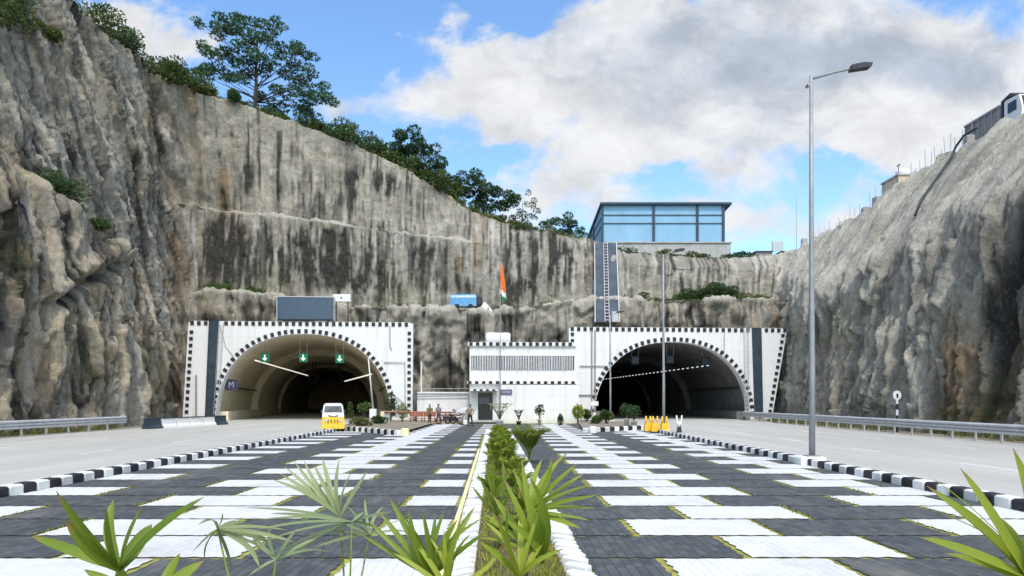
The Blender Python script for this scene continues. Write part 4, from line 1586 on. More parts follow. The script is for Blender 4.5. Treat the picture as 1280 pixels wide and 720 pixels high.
MB().box((-0.1, -0.5, 0.7), (6.2, 0.5, 1.02)).build('chassis', M['darkmetal'], t)
for x in (0.9, 2.1, 5.4):
    for s in (-1.1, 0.75):
        mb = MB()
        mb.prism([(x + 0.5 * math.cos(k * math.pi / 9), 0.5 + 0.5 * math.sin(k * math.pi / 9)) for k in range(18)], s, s + 0.35)
        wh = mb.build('wheel', M['rubber'], t)
        mb = MB()
        mb.prism([(x + 0.24 * math.cos(k * math.pi / 6), 0.5 + 0.24 * math.sin(k * math.pi / 6)) for k in range(12)], s - 0.02, s - 0.002)
        mb.build('rim', M['greysteel'], wh)

# beige building on the rim
q = P(1140, 233, 67)
t = thing('rim_house', 'small beige flat roofed house with a white tank on the right cliff top', 'house', (q.x + 0.6, 68, 20.9))
MB().box((-1.3, 0, 0), (2.0, 3, 2.4)).build('wall', M['beige'], t)
MB().box((-1.4, -0.1, 2.402), (2.1, 3.1, 2.55)).build('roof', M['concrete'], t)
mb = MB()
mb.lathe([(0.6, 0), (0.62, 0.7), (0.5, 0.85), (0.2, 0.95)], (-0.1, 1.5, 2.552), 14)
mb.build('water_tank', M['white2'], t, True)
mb = MB()
mb.tube([(-1.2, 0.2, 2.552), (-1.2, 0.2, 3.5)], 0.03, 5)
mb.tube([(-1.35, 0.2, 3.3), (-1.05, 0.2, 3.5)], 0.06, 5)
mb.build('aerial', M['darkmetal'], t)

for i, x in enumerate((1001, 1013, 1026, 1042, 1056, 1078, 1092, 1106, 1118, 1172, 1182, 1205)):
    q = RIM(x) + Vector((0.35, 0, 0.4))
    mb = MB()
    h = rnd.uniform(0.45, 0.75)
    mb.box((-0.32, -0.42, -1.2), (0.32, 0.42, h), bev=0.07, rz=rnd.uniform(-.3, .3))
    o = mb.build('concrete_block', M['concrete'], None, False, q)
    tag(o, 'grey concrete block set along the edge of the right cliff top', 'block', 'concrete blocks along the cliff edge')
# thin stakes with wire
mb_t = thing('wire_fence', 'thin bare stake fence along the right cliff top', 'fence', RIM(1060))
o0 = Vector(mb_t.location)
stk = MB()
for i in range(34):
    x = 1010 + i * 6.2
    q = RIM(x) + Vector((0.75, 0, -0.3)) - o0
    stk.tube([q, q + Vector((rnd.uniform(-.15, .15), rnd.uniform(-.15, .15), rnd.uniform(1.9, 3.0)))], 0.022, 4)
stk.build('stake', M['concrete'], mb_t)
wr = MB()
for h in (0.9, 1.4):
    wr.tube([RIM(1010 + i * 12.4) + Vector((0.75, 0, h - 0.3)) - o0 for i in range(17)], 0.008, 3)
wr.build('wire', M['steel'], mb_t)
# hose
G_ = RC['G']
pts = [RIM(1226) + Vector((-0.3, 0, 1.0)), RIM(1212) + Vector((-0.4, 0, 1.1)), RIM(1200) + Vector((-0.3, 0, 0.5))]
lv = RC['lev']
for f, x in ((3.7, 1192), (3.4, 1180), (3.1, 1168), (2.8, 1155), (2.55, 1147)):
    q = on_cliff(RC, f, x)
    pts.append(q + Vector((-0.25, -0.1, 0.15)))
hb = MB().tube(pts, 0.09, 7)
tag(hb.build('drain_hose', M['darkmetal'], None, True), 'thick dark hose hanging over the right cliff edge below the dump truck', 'hose')
# signboard, mast and low sheds at the far end of the rim
q = P(972, 318, 90)
t = thing('signboard', 'small pale board on two posts on the far end of the cliff top', 'signboard', (q.x, 90, q.z - 1))
mb = MB()
mb.box((-0.62, 0, 1.4), (0.62, 0.06, 2.6))
mb.build('board', simple('weathered_board', (0.42, 0.45, 0.47), 0.7), t)
for s in (-0.68, 0.62):
    MB().box((s, 0.062, 0), (s + 0.06, 0.12, 2.7)).build('post', M['greysteel'], t)
q = P(995.5, 312, 88)
t = thing('mast', 'slender mast on the cliff top left of the nearest lamp post', 'mast', (q.x, 88, q.z - 1))
MB().tube([(0, 0, 0), (0, 0, 7.3)], [0.04, 0.02], 6).build('pole', M['greysteel'], t)
MB().box((-0.3, -0.3, 0), (0.3, 0.3, 0.9), bev=0.04).build('base', M['concrete'], t)
for x, lb, w in ((955, 'low dark flat cabin on the cliff rim, left of the small board', 1.0), (985, 'low grey box cabin on the cliff rim, right of the small board', 0.8)):
    q = P(x, 322, 90)
    t = thing('site_cabin', lb, 'cabin', (q.x, 90, q.z - 0.6))
    MB().box((-w, 0, 0), (w, 1.6, 1.3)).build('wall', M['concrete'] if w < 1 else M['tipper'], t)
    MB().box((-w - 0.12, -0.15, 1.302), (w + 0.12, 1.75, 1.42)).build('roof', M['darkmetal'], t)
    MB().box((-0.3, -0.02, 0.05), (0.15, -0.003, 1.0)).build('door', M['navy'], t)

# ------------------------------------------------------------------ lamp posts
def lamp_post(label, X, Y, H, arm, lean=0.0):
    t = thing('street_lamp', label, 'street lamp', (X, Y, 0), 0, 'lamp posts along the right kerb')
    mb = MB()
    mb.tube([(0, 0, 0.28), (0, 0, 3), (-0.02, 0, H * 0.6), (-0.03, 0, H)], [0.095, 0.088, 0.072, 0.055], 12)
    mb.build('pole', M['greysteel'], t, True)
    mb = MB()
    mb.tube([(-0.03, 0, H - 0.1), (arm * 0.5, 0, H + 0.1), (arm, 0, H + 0.24)], [0.045, 0.04, 0.035], 8)
    mb.build('arm', M['greysteel'], t, True)
    mb = MB()
    mb.prism([(arm - 0.1, H + 0.15), (arm + 0.5, H + 0.24), (arm + 0.55, H + 0.36), (arm + 0.3, H + 0.38), (arm - 0.1, H + 0.3)], -0.14, 0.14)
    hd = mb.build('lamp_head', M['darkmetal'], t)
    mb = MB()
    mb.box((-0.48, -0.35, -0.05), (0.32, 0.35, 0.26), bev=0.04)
    mb.build('foundation', M['white2'], t)
    mb = MB()
    mb.box((-0.2, -0.2, 0.262), (0.2, 0.2, 0.29))
    mb.build('base_plate', M['greysteel'], t)
    mb = MB()
    mb.box((-0.17, -0.1, H - 0.35), (-0.1, 0.1, H - 0.28))
    mb.build('bracket', M['greysteel'], t)
    return t


lamp_post('nearest and tallest looking grey lamp post standing on the right kerb', 9.62, 22.6, 12.2, 1.3)
lamp_post('grey lamp post behind the yellow barriers, second from the camera', 10.1, 46.0, 11.35, 0.8)
lamp_post('farthest grey lamp post, standing before the left edge of the right tunnel', 9.75, 67, 10.0, 0.7)

q = P(466.5, 527, 66)
t = thing('leaning_pole', 'leaning grey pole on a white concrete base before the left tunnel', 'pole', (q.x, 66, 0))
MB().box((-0.3, -0.3, 0), (0.3, 0.3, 1.25), bev=0.04).build('base', M['white2'], t)
MB().tube([(0, 0, 1.2), (-0.45, 0, 5.9)], [0.09, 0.06], 8).build('pole', M['steel'], t, True)

# ------------------------------------------------------------------ guard rails
def guard_rail(label, path, face):
    root = thing('guard_rail', label, 'guard rail', path[0])
    o = Vector(path[0])
    pts = [Vector(p) - o for p in path]
    # three-wave beam profile (offset, z)
    prof = [(0, .42), (.07, .47), (.07, .53), (0, .58), (.07, .63), (.07, .69), (0, .74), (.07, .79), (.07, .85), (0, .92)]
    vs, fs = [], []
    n = len(prof)
    for p in pts:
        for (f, z) in prof:
            vs.append((p.x + face * f, p.y, z))
        for (f, z) in reversed(prof):
            vs.append((p.x + face * (f - 0.02), p.y, z))
    m_ = 2 * n
    for i in range(len(pts) - 1):
        for k in range(m_):
            fs.append((i * m_ + k, i * m_ + (k + 1) % m_, (i + 1) * m_ + (k + 1) % m_, (i + 1) * m_ + k))
    MB().add(vs, fs).build('beam', M['steel'], root)
    first = None
    L = 0
    for a, b_ in zip(pts[:-1], pts[1:]):
        d = b_ - a
        m = int(d.length / 1.9)
        for i in range(m):
            c = a + d * (i / m)
            if first is None:
                mb = MB()
                mb.box((-0.03, -0.06, -0.05), (0.03, 0.06, 0.9))
                mb.box((0.031, -0.012, -0.05), (0.08, 0.012, 0.9))
                first = mb.build('post', M['steel'], root)
                first.location = c + Vector((-face * 0.12, 0, 0))
            else:
                o2 = first.copy()
                COL.objects.link(o2)
                o2.location = c + Vector((-face * 0.12, 0, 0))
    return root


guard_rail('long steel guard rail at the foot of the left cliff', [(-27.0, 14, 0), (-27.0, 36, 0), (-26.9, 51, 0)], 1)
guard_rail('long steel guard rail at the foot of the right cliff', [(22.6, 16, 0), (23.3, 34, 0), (23.9, 52, 0), (24.3, 70, 0), (24.4, 74, 0)], -1)

# black and white marker post behind the right rail
q = P(1124, 532, 47)
t = thing('marker_post', 'black and white banded marker post with a white head behind the right rail', 'marker post', (24.9, 45.8, 0))
for i in range(6):
    MB().tube([(0, 0, i * 0.36), (0, 0, i * 0.36 + 0.358)], 0.075, 8).build('band', M['white2'] if i % 2 else M['black'], t)
mb = MB()
mb.prism([(0.26 * math.cos(k * math.pi / 8), 2.35 + 0.3 * math.sin(k * math.pi / 8)) for k in range(16)], -0.03, 0.03)
h_ = mb.build('head', M['white2'], t)
MB().box((-0.06, -0.05, 2.2), (0.06, -0.032, 2.45)).build('mark', M['black'], h_)

# concrete barriers before the left portal
A, B = Vector((-25.3, 51.6, 0)), Vector((-23.9, 60.2, 0))
cols_ = [M['navy'], M['white2'], M['white2'], M['white2'], M['white2'], M['navy']]
labs = ['dark blue road barrier at the near end of the row before the left portal', 'white road barrier next to the near dark blue one', 'white road barrier third from the near end of the row before the left portal',
        'white road barrier fourth from the near end of the row before the left portal', 'white road barrier next to the far dark blue one', 'dark blue road barrier at the far end of the row before the left portal']
for i in range(6):
    c = A + (B - A) * (i / 5)
    t = thing('road_barrier', labs[i], 'barrier', c, math.atan2((B - A).y, (B - A).x), 'blue and white barriers before the left portal')
    mb = MB()
    mb.prism([(-0.32, 0), (0.32, 0), (0.28, 0.14), (0.14, 0.3), (0.1, 0.7), (-0.1, 0.7), (-0.14, 0.3), (-0.28, 0.14)], -0.78, 0.78, axis='x')
    mb.build('body', cols_[i], t)
    MB().box((-0.8, -0.14, 0.702), (0.8, 0.14, 0.77)).build('cap', M['navy'], t)

# ------------------------------------------------------------------ yellow and white mini truck, yellow barriers
t = thing('mini_truck', 'small yellow and white mini truck facing the camera before the left tunnel', 'mini truck', ((416.5 - VX) * 46.5 / F, 46.5, 0), R(13))
mb = MB()
mb.prism([(-0.66, 0.28), (0.66, 0.28), (0.7, 0.5), (0.70, 0.95), (-0.70, 0.95), (-0.7, 0.5)], 0.0, 1.4)
body = mb.build('lower_body', M['yellow'], t)
mb = MB()
mb.prism([(-0.69, 0.952), (0.69, 0.952), (0.68, 1.2), (0.60, 1.72), (0.48, 1.84), (-0.48, 1.84), (-0.60, 1.72), (-0.68, 1.2)], 0.05, 1.4)
cab = mb.build('cab', M['white2'], t)
mb = MB()
mb.add([(-0.58, 0.035, 1.26), (0.58, 0.035, 1.26), (0.5, 0.035, 1.66), (-0.5, 0.035, 1.66), (-0.58, 0.048, 1.26), (0.58, 0.048, 1.26), (0.5, 0.048, 1.66), (-0.5, 0.048, 1.66)],
       [(0, 1, 2, 3), (7, 6, 5, 4), (0, 4, 5, 1), (1, 5, 6, 2), (2, 6, 7, 3), (3, 7, 4, 0)])
mb.build('windscreen', simple('windscreen_glass', (0.10, 0.12, 0.14), 0.1, 0.3, 3, spec=0.6), cab)
mb = MB()
mb.prism([(-0.3, 1.08), (-0.08, 1.0), (0.08, 1.0), (0.3, 1.08), (0.3, 1.0), (0.06, 0.955), (-0.06, 0.955), (-0.3, 1.0)], 0.03, 0.048)
mb.build('badge', M['black'], cab)
for s in (-0.45, 0.45):
    mb = MB()
    mb.prism([(s + 0.12 * math.cos(k * math.pi / 6), 0.74 + 0.1 * math.sin(k * math.pi / 6)) for k in range(12)], -0.03, -0.002)
    mb.build('headlight', M['steel'], body)
mb = MB()
for x in (-0.32, -0.12, 0.1, 0.28):
    mb.box((x - 0.035, -0.02, 0.55), (x + 0.035, -0.002, 0.78))
mb.build('grille', simple('brown_red_grille', (0.18, 0.06, 0.03), 0.6), body)
MB().box((-0.72, -0.1, 0.2), (0.72, -0.004, 0.4), bev=0.03).build('bumper', M['yellow'], body)
for s in (-0.62, 0.5):
    mb = MB()
    mb.prism([(y, z) for y, z in [(0.35 + 0.27 * math.cos(k * math.pi / 8), 0.27 + 0.27 * math.sin(k * math.pi / 8)) for k in range(16)]], s, s + 0.14, axis='x')
    mb.build('wheel', M['rubber'], t)
    mb = MB()
    mb.prism([(y, z) for y, z in [(2.3 + 0.27 * math.cos(k * math.pi / 8), 0.27 + 0.27 * math.sin(k * math.pi / 8)) for k in range(16)]], s, s + 0.14, axis='x')
    mb.build('wheel', M['rubber'], t)
MB().box((-0.68, 1.45, 0.45), (0.68, 2.7, 0.95)).build('cargo_box', M['yellow'], t)
for s in (-0.78, 0.70):
    MB().box((s, 0.02, 1.25), (s + 0.09, 0.1, 1.42)).build('mirror', M['darkmetal'], cab)

def ybar(label, X, Y, rz):
    t = thing('traffic_barrier', label, 'traffic barrier', (X, Y, 0.0), rz, 'yellow barriers on the right kerb end')
    mb = MB()
    mb.prism([(-0.27, 0), (0.27, 0), (0.25, 0.08), (0.2, 0.6), (-0.2, 0.6), (-0.25, 0.08)], -0.16, 0.16)
    mb.build('body', M['yellow'], t)
    for s in (-0.14, 0.14):
        MB().tube([(s, 0, 0.58), (s, 0, 1.02)], [0.07, 0.05], 8).build('handle_post', M['yellow'], t, True)
    MB().box((-0.3, -0.2, -0.02), (0.3, 0.2, 0.06), bev=0.02).build('foot', M['rubber'], t)
    return t


ybar('leftmost of the yellow traffic barriers before the right tunnel', 9.15, 46.2, 0.1)
ybar('middle one of the yellow traffic barriers before the right tunnel', 9.45, 45.5, -0.05)
ybar('rightmost of the yellow traffic barriers, at the foot of the lamp post', 9.95, 45.1, 0.15)
t = thing('delineator', 'white twin post delineator with dark foot on the right road edge', 'delineator', ((849 - VX) * 45.5 / F, 45.5, 0))
for s in (-1, 1):
    MB().tube([(s * 0.1, 0, 0.3), (s * 0.17, 0, 1.08)], 0.045, 7).build('post', M['white2'], t, True)
MB().prism([(-0.16, 0), (0.16, 0), (0.09, 0.36), (-0.09, 0.36)], -0.1, 0.1).build('foot', M['darkmetal'], t)
MB().box((-0.12, -0.05, 0.5), (0.12, 0.05, 0.72)).build('panel', M['white2'], t)

# ------------------------------------------------------------------ median planter
def planter_edge(f, name, skew):
    """bricks set on a slant, painted white"""
    mb = MB()
    Y = 7.2
    while Y < 42.5:
        X = f(Y)
        h = 0.20 + rnd.uniform(-0.03, 0.03)
        a = R(40 * skew) + rnd.uniform(-.12, .12)
        mb.box((X - 0.15, Y - 0.06, -0.03), (X + 0.15, Y + 0.06, h), mi=0 if rnd.random() < 0.9 else 1, rz=a, bev=0.012)
        Y += 0.24
    return mb


t = thing('median_planter', 'long narrow planter bed with white slanted brick edging down the middle of the paving', 'planter', (0, 0, 0))
planter_edge(pl_l, 'edging', 1).build('edging', [M['white2'], M['terracotta']], t)
planter_edge(pl_r, 'edging', -1).build('edging', [M['white2'], M['terracotta']], t)
mb = MB()
Y = 7.0
vs, fs = [], []
n = 60
for i in range(n + 1):
    Y = 6.8 + (42.5 - 6.8) * i / n
    for s in range(7):
        f = s / 6
        x = pl_l(Y) + 0.1 + (pl_r(Y) - pl_l(Y) - 0.2) * f
        vs.append((x, Y, 0.06 + 0.09 * math.sin(math.pi * f) + 0.05 * float(vn(x * 3, Y * 3))))
for i in range(n):
    for s in range(6):
        fs.append((i * 7 + s, i * 7 + s + 1, (i + 1) * 7 + s + 1, (i + 1) * 7 + s))
mb.add(vs, fs)
mb.build('soil', M['soil'], t, True)
mb = MB()
xa, xb = pl_l(42.5) - 0.15, pl_r(42.5) + 0.15
mb.box((xa, 42.6, -0.02), (xb, 43.2, 0.32), bev=0.03)
mb.build('end_block', M['white2'], t)
tag(strip(lambda Y: pl_l(Y) - 0.30, lambda Y: pl_l(Y) - 0.22, 7, 30, 0.011, 20).build('road_markings', M['kerbyellow']), kind='structure')
# planting bed below the camera
mb = MB()
vs, fs = [], []
nx_, ny_ = 40, 14
for i in range(nx_ + 1):
    for j in range(ny_ + 1):
        x, y = -9.0 + 18 * i / nx_, -3 + 9.2 * j / ny_
        vs.append((x, y, 0.10 + 0.12 * float(vn(x * 1.3, y * 1.3))))
for i in range(nx_):
    for j in range(ny_):
        fs.append((i * (ny_ + 1) + j, (i + 1) * (ny_ + 1) + j, (i + 1) * (ny_ + 1) + j + 1, i * (ny_ + 1) + j + 1))
mb.add(vs, fs)
tag(mb.build('soil_bed', M['soil'], None, True), kind='structure')


# ------------------------------------------------------------------ palms
def blade(mb, a, b_, w, up=Vector((0, 0, 1)), sag=0.10, seg=8, mi=0):
    """one long folded leaflet from a to b_ that arches upward then sags"""
    a, b_ = Vector(a), Vector(b_)
    d = b_ - a
    L = d.length
    side = d.cross(up)
    if side.length < 1e-4:
        side = Vector((1, 0, 0))
    side.normalize()
    nrm = side.cross(d).normalized()
    if nrm.dot(up) < 0:
        nrm = -nrm
    vs, fs = [], []
    bend = rnd.gauss(0, 0.05)
    for i in range(seg + 1):
        t_ = i / seg
        c = a + d * t_ + nrm * (math.sin(math.pi * t_) * sag * L) - Vector((0, 0, 1)) * (t_ ** 2.5 - t_) * sag * -0.0 * L + Vector((bend * math.sin(math.pi * t_), 0, -abs(bend) * t_ ** 3 * 0.35)) * L
        k = (min(1.0, 0.4 + t_ * 2.2)) * (1 - t_ ** 5) + 0.03
        ww = w * 0.5 * k
        o_ = len(mb.v) + len(vs)
        for q_ in range(3):
            mb.at[o_ + q_] = (max(0.02, t_), q_ / 2)
        vs += [c - side * ww + nrm * ww * 0.45, c, c + side * ww + nrm * ww * 0.45]
    for i in range(seg):
        o = i * 3
        fs += [(o, o + 1, o + 4, o + 3), (o + 1, o + 2, o + 5, o + 4)]
    mb.add(vs, fs, mi)


WID = 0.62


def fan_palm(label, fans, base, matl, group=None, extra=True):
    """fans: list of (hub point, [tips], width)"""
    base = Vector(base)
    t = thing('fan_palm', label, 'palm', base, 0, group)
    for hub, tips, w in fans:
        mb = MB()
        hub = Vector(hub) - base
        ex = list(tips)
        srt = sorted(tips, key=lambda q: math.atan2(q.z - hub.z - base.z, q.x - hub.x - base.x))
        for a, b_ in zip(srt[:-1], srt[1:]):
            if (a - b_).length < 0.9 and 0.02 < w and extra:
                ex.append(a.lerp(b_, rnd.uniform(0.4, 0.6)) + Vector((0, rnd.uniform(-.2, .2), rnd.uniform(-.02, .05))))
        for tip in ex:
            blade(mb, hub, Vector(tip) - base, w * WID * rnd.uniform(0.75, 1.15), up=Vector((rnd.gauss(0, .25), -0.75 + rnd.gauss(0, .25), 0.65)), sag=rnd.uniform(0.02, 0.08))
        fr = mb.build('frond', matl, t, True)
        st = MB()
        st.tube([Vector((hub.x * 0.12, hub.y * 0.12, 0.12)), Vector((hub.x * 0.45, hub.y * 0.45, hub.z * 0.6)), hub], [0.010, 0.007, 0.005], 6)
        st.build('petiole', M['palm_far'], fr, True)
    mb = MB()
    mb.tube([(0, 0, -0.1), (0, 0.01, 0.25), (0.01, 0.0, 0.42)], [0.06, 0.055, 0.035], 9)
    mb.build('trunk', M['bark'], t, True)
    return t


def tips(lst, D, dj=0.25):
    return [P(x, y, D + rnd.uniform(-dj, dj)) for x, y in lst]


fan_palm('broad bladed palm in the near bed, leftmost in the photo', [
    (P(150, 712, 3.6), tips([(70, 612), (40, 670), (82, 648), (142, 622), (134, 634), (178, 632), (256, 620), (190, 655)], 3.6), 0.105),
    (P(190, 760, 3.5), tips([(105, 712), (255, 700), (150, 700), (225, 690)], 3.6), 0.11),
], (-1.9, 3.5, 0.1), M['palm'], None, False)
fan_palm('pale drooping fan palm in the near bed, right of the broad bladed one', [
    (P(272, 662, 4.2), tips([(248, 655), (240, 690), (256, 700), (300, 652), (318, 658), (332, 670), (345, 684), (352, 700), (325, 706), (290, 712), (368, 676), (385, 690), (278, 640), (360, 660)], 4.2, 0.5), 0.045),
    (P(345, 700, 4.0), tips([(300, 672), (322, 662), (372, 660), (396, 672), (412, 690), (310, 720), (345, 655)], 4.2, 0.5), 0.04),
], (-1.35, 3.9, 0.1), M['palm_pale'], None, False)
fan_palm('yellowing fan palm with upright narrow blades in the near bed, left of the planter', [
    (P(425, 646, 5.0), tips([(355, 582), (368, 576), (380, 574), (392, 580), (403, 571), (424, 573), (441, 587), (460, 588), (362, 606), (340, 598), (350, 592)], 5.0, 0.3), 0.055),
    (P(440, 652, 4.8), tips([(305, 634), (322, 648), (318, 662), (330, 676), (345, 690), (360, 702), (470, 660), (488, 640), (500, 690), (455, 640), (338, 640), (375, 690), (400, 700)], 4.8, 0.5), 0.034),
    (P(462, 668, 5.1), tips([(432, 630), (456, 622), (480, 632), (505, 648), (520, 668), (408, 645), (400, 665), (390, 684)], 5.0, 0.5), 0.034),
], (-1.05, 4.8, 0.1), M['palm_pale'], None, False)
fan_palm('green fan palm with spread comb of pointed blades, just left of the planter foot', [
    (P(540, 722, 4.6), tips([(462, 650), (474, 638), (487, 622), (500, 634), (511, 633), (528, 634), (545, 641), (556, 636), (572, 648), (594, 632), (604, 642), (452, 668), (612, 662)], 4.6, 0.2), 0.062),
    (P(560, 740, 4.5), tips([(490, 690), (515, 672), (618, 690), (590, 664), (555, 662), (535, 668), (575, 660)], 4.6, 0.3), 0.06),
], (-0.45, 4.5, 0.1), M['palm'], None, False)
fan_palm('big bright green palm with long upright blades at the planter foot', [
    (P(678, 704, 6.2), tips([(630, 598), (641, 584), (652, 572), (606, 648), (616, 618), (598, 672), (660, 590), (672, 612), (622, 640)], 6.2, 0.35), 0.105),
    (P(660, 640, 6.6), tips([(678, 572), (690, 566), (702, 570), (712, 562), (722, 578), (731, 590), (742, 604), (748, 618), (744, 634), (738, 648), (726, 660)], 6.6, 0.4), 0.085),
    (P(650, 722, 6.0), tips([(604, 648), (620, 642), (690, 656), (674, 640), (706, 684), (650, 634), (634, 630), (598, 676)], 6.0, 0.35), 0.09),
    (P(622, 645, 7.4), tips([(606, 575), (616, 568), (596, 590), (628, 572), (640, 585), (590, 606), (648, 600)], 7.4, 0.35), 0.06),
], (0.15, 6.3, 0.1), M['palm'], None, False)
fan_palm('broad bladed palm at the right edge of the near bed', [
    (P(1285, 722, 3.4), tips([(1158, 606), (1200, 582), (1266, 558), (1150, 668), (1240, 640), (1320, 580), (1345, 640)], 3.4, 0.15), 0.105),
    (P(1300, 740, 3.4), tips([(1255, 650), (1180, 690), (1350, 680)], 3.4, 0.2), 0.09),
    (P(1270, 690, 3.5), tips([(1156, 590), (1175, 640)], 3.5, 0.1), 0.012),
], (2.5, 3.4, 0.1), M['palm'], None, False)


# young feathery palms along the planter
def feather_palm(label, loc, h, n, matl, group, spread=0.6):
    t = thing('feather_palm', label, 'palm', loc, rnd.uniform(0, 6), group)
    for i in range(n):
        a = 2 * math.pi * i / n + rnd.uniform(-.3, .3)
        out = rnd.uniform(0.35, 1.0) * spread
        mb = MB()
        pts = []
        for j in range(11):
            s = j / 10
            r = out * s ** 1.15
            z = h * (1.35 * s - 0.55 * s * s * (0.6 + out)) * rnd.uniform(0.99, 1.01)
            pts.append(Vector((math.cos(a) * r, math.sin(a) * r, 0.1 + z)))
        mb.tube(pts, [0.012 * (1 - j / 13) for j in range(11)], 4)
        for j in range(3, 11):
            d = (pts[j] - pts[j - 1]).normalized()
            sd = d.cross(Vector((0, 0, 1)))
            if sd.length < 0.05:
                sd = Vector((math.sin(a), -math.cos(a), 0))
            sd.normalize()
            for s_ in (-1, 1):
                for q in (0.0, 0.5):
                    p0 = pts[j - 1].lerp(pts[j], q)
                    L = h * 0.42 * math.sin(math.pi * (0.15 + 0.8 * (j - 2) / 9)) * rnd.uniform(0.8, 1.2)
                    tip = p0 + (d * 0.75 + sd * s_ * 0.75 - Vector((0, 0, 0.1))).normalized() * L
                    blade(mb, p0, tip, 0.035, seg=3, sag=0.05)
        mb.build('frond', matl, t, True)
    return t


grp = 'young feathery palms along the planter'
spec = [(0.0, 9.0, 0.5), (0.25, 11.3, 0.55), (-0.2, 13.2, 0.6), (0.2, 14.2, 0.6), (0.15, 16.6, 0.7), (-0.25, 18.9, 0.7), (-0.35, 21.3, 0.75), (0.1, 24, 0.75), (0.0, 27.0, 0.75), (-0.1, 30.0, 0.7), (-0.3, 33, 0.7), (-0.15, 36.3, 0.65), (-0.5, 40.3, 0.6), (0.2, 15.4, 0.8), (-0.15, 17.6, 0.85), (0.1, 20.0, 0.9), (-0.3, 22.6, 0.85), (-0.05, 25.5, 0.8), (-0.35, 28.5, 0.8),
        (-0.1, 31.5, 0.75), (-0.45, 34.5, 0.7), (-0.35, 38.0, 0.7)]
for i, (x, y, h) in enumerate(spec):
    feather_palm('young feathery green palm growing in the median planter', (x, y, 0.08), h * 0.8, 7, M['palm'], grp, 0.42)
feather_palm('darker bushy palm leaning over the right edge of the planter near its far half', (0.75, 23.0, 0.05), 1.25, 14, M['palm_far'], None, 0.75)

# low grass in planter
gm = MB()
for i in range(6500):
    Y = 7.0 + 35 * (rnd.random() ** 1.4)
    f = rnd.uniform(0.07, 0.93)
    x = pl_l(Y) + 0.1 + (pl_r(Y) - pl_l(Y) - 0.2) * f
    d = Vector((rnd.uniform(-.6, .6), rnd.uniform(-.6, .6), 1)).normalized()
    gm.leaf(Vector((x, Y, 0.1)), d, Vector((rnd.uniform(-1, 1), rnd.uniform(-1, 1), 0.1)).normalized(), rnd.uniform(0.06, 0.18), 0.022)
tag(gm.build('grass', M['grass']), 'yellow green grass filling the median planter', 'grass', kind='stuff')


# ------------------------------------------------------------------ shrubs and trees
def foliage(mb, c, r, n, size, flat=1.0):
    c = Vector(c)
    for i in range(n):
        while True:
            q = Vector((rnd.uniform(-1, 1), rnd.uniform(-1, 1), rnd.uniform(-1, 1)))
            if 0.05 < q.length < 1:
                break
        q = q.normalized() * (q.length ** 0.55)
        p = c + Vector((q.x * r[0], q.y * r[1], q.z * r[2]))
        d = (q + Vector((rnd.uniform(-.8, .8), rnd.uniform(-.8, .8), rnd.uniform(-.4, .7)))).normalized()
        nn = Vector((rnd.uniform(-1, 1), rnd.uniform(-1, 1), rnd.uniform(0.0, 1.4) * flat)).normalized()
        mb.leaf(p, d, nn, size * rnd.uniform(0.7, 1.3), size * rnd.uniform(0.45, 0.7))


shrub_kinds = []


def make_shrub(label, loc, w, h, matl, group=None, size=0.26, n=260):
    n, size = int(n * 2.4), size * 1.12
    t = thing('shrub', label, 'shrub', loc, rnd.uniform(0, 6), group)
    mb = MB()
    k = rnd.randint(4, 7)
    st = MB()
    for i in range(k):
        a = rnd.uniform(0, 6.28)
        rr = w * 0.5 * rnd.uniform(0.1, 0.75)
        cz = h * rnd.uniform(0.35, 0.8)
        c = Vector((math.cos(a) * rr, math.sin(a) * rr, cz))
        q = rnd.uniform(0.28, 0.42)
        foliage(mb, c, (w * q, w * q, h * q * 0.8), n // k, size)
        st.tube([(0, 0, -0.3), (c.x * .5, c.y * .5, cz * .45), c], [0.05, 0.035, 0.015], 5)
    mb.build('foliage', matl, t)
    st.build('stem', M['bark'], t)
    return t


def ridge(x, back=0.5):
    """point on the top of the big cliff at picture column x"""
    j = int(np.argmin(np.abs(CL['lev'] - 5.0)))
    G = CL['G']
    ok = G[:, j, 1] > 30
    i = int(np.argmin(np.where(ok, np.abs(CL['px'][:, j] - x), 1e9)))
    jb = min(j + int(round(back * 6)), G.shape[1] - 1)
    return Vector(G[i, jb])


g1 = 'shrubs along the top of the left cliff'
x = 84
while x < 250:
    p = ridge(x, rnd.uniform(0.0, 0.5))
    make_shrub('leafy green shrub in the dense scrub on top of the left cliff', p + Vector((0, 0, -0.3)), rnd.uniform(2.6, 3.8), rnd.uniform(1.8, 3.0), rnd.choice([M['bush'], M['tree2'], M['scrub'], M['bush']]), g1, 0.26, 420)
    x += rnd.uniform(4, 7)
g2 = 'shrubs along the top of the back cliff'
x = 250
while x < 730:
    p = ridge(x, rnd.uniform(0.0, 0.7))
    big = 385 < x < 570
    make_shrub('leafy shrub in the row of scrub on top of the back cliff', p + Vector((0, 0, -0.3)), rnd.uniform(2.0, 3.6) if big else rnd.uniform(1.5, 2.6), rnd.uniform(1.8, 3.0) if big else (rnd.uniform(1.3, 2.4) if x < 400 else rnd.uniform(0.7, 1.5)),
               rnd.choice([M['bush'], M['bush'], M['tree2']] if big else [M['bush'], M['scrub'], M['scrub'], M['tree2']]), g2, 0.28, 380 if big else 240)
    x += rnd.uniform(5, 9)
g3 = 'low shrubs round the plinth of the blue shed'
for x in (778, 792, 806, 832, 848, 866, 880, 893, 915, 930, 943):
    p = ridge(x, 0.3)
    make_shrub('low dark shrub at the foot of the grey wall below the blue shed', p + Vector((0, 0, -0.2)), rnd.uniform(1.6, 2.6), rnd.uniform(0.7, 1.4), rnd.choice([M['tree2'], M['bush'], M['scrub']]), g3, 0.25, 220)
g4 = 'shrubs on the ledge above the rough spur'
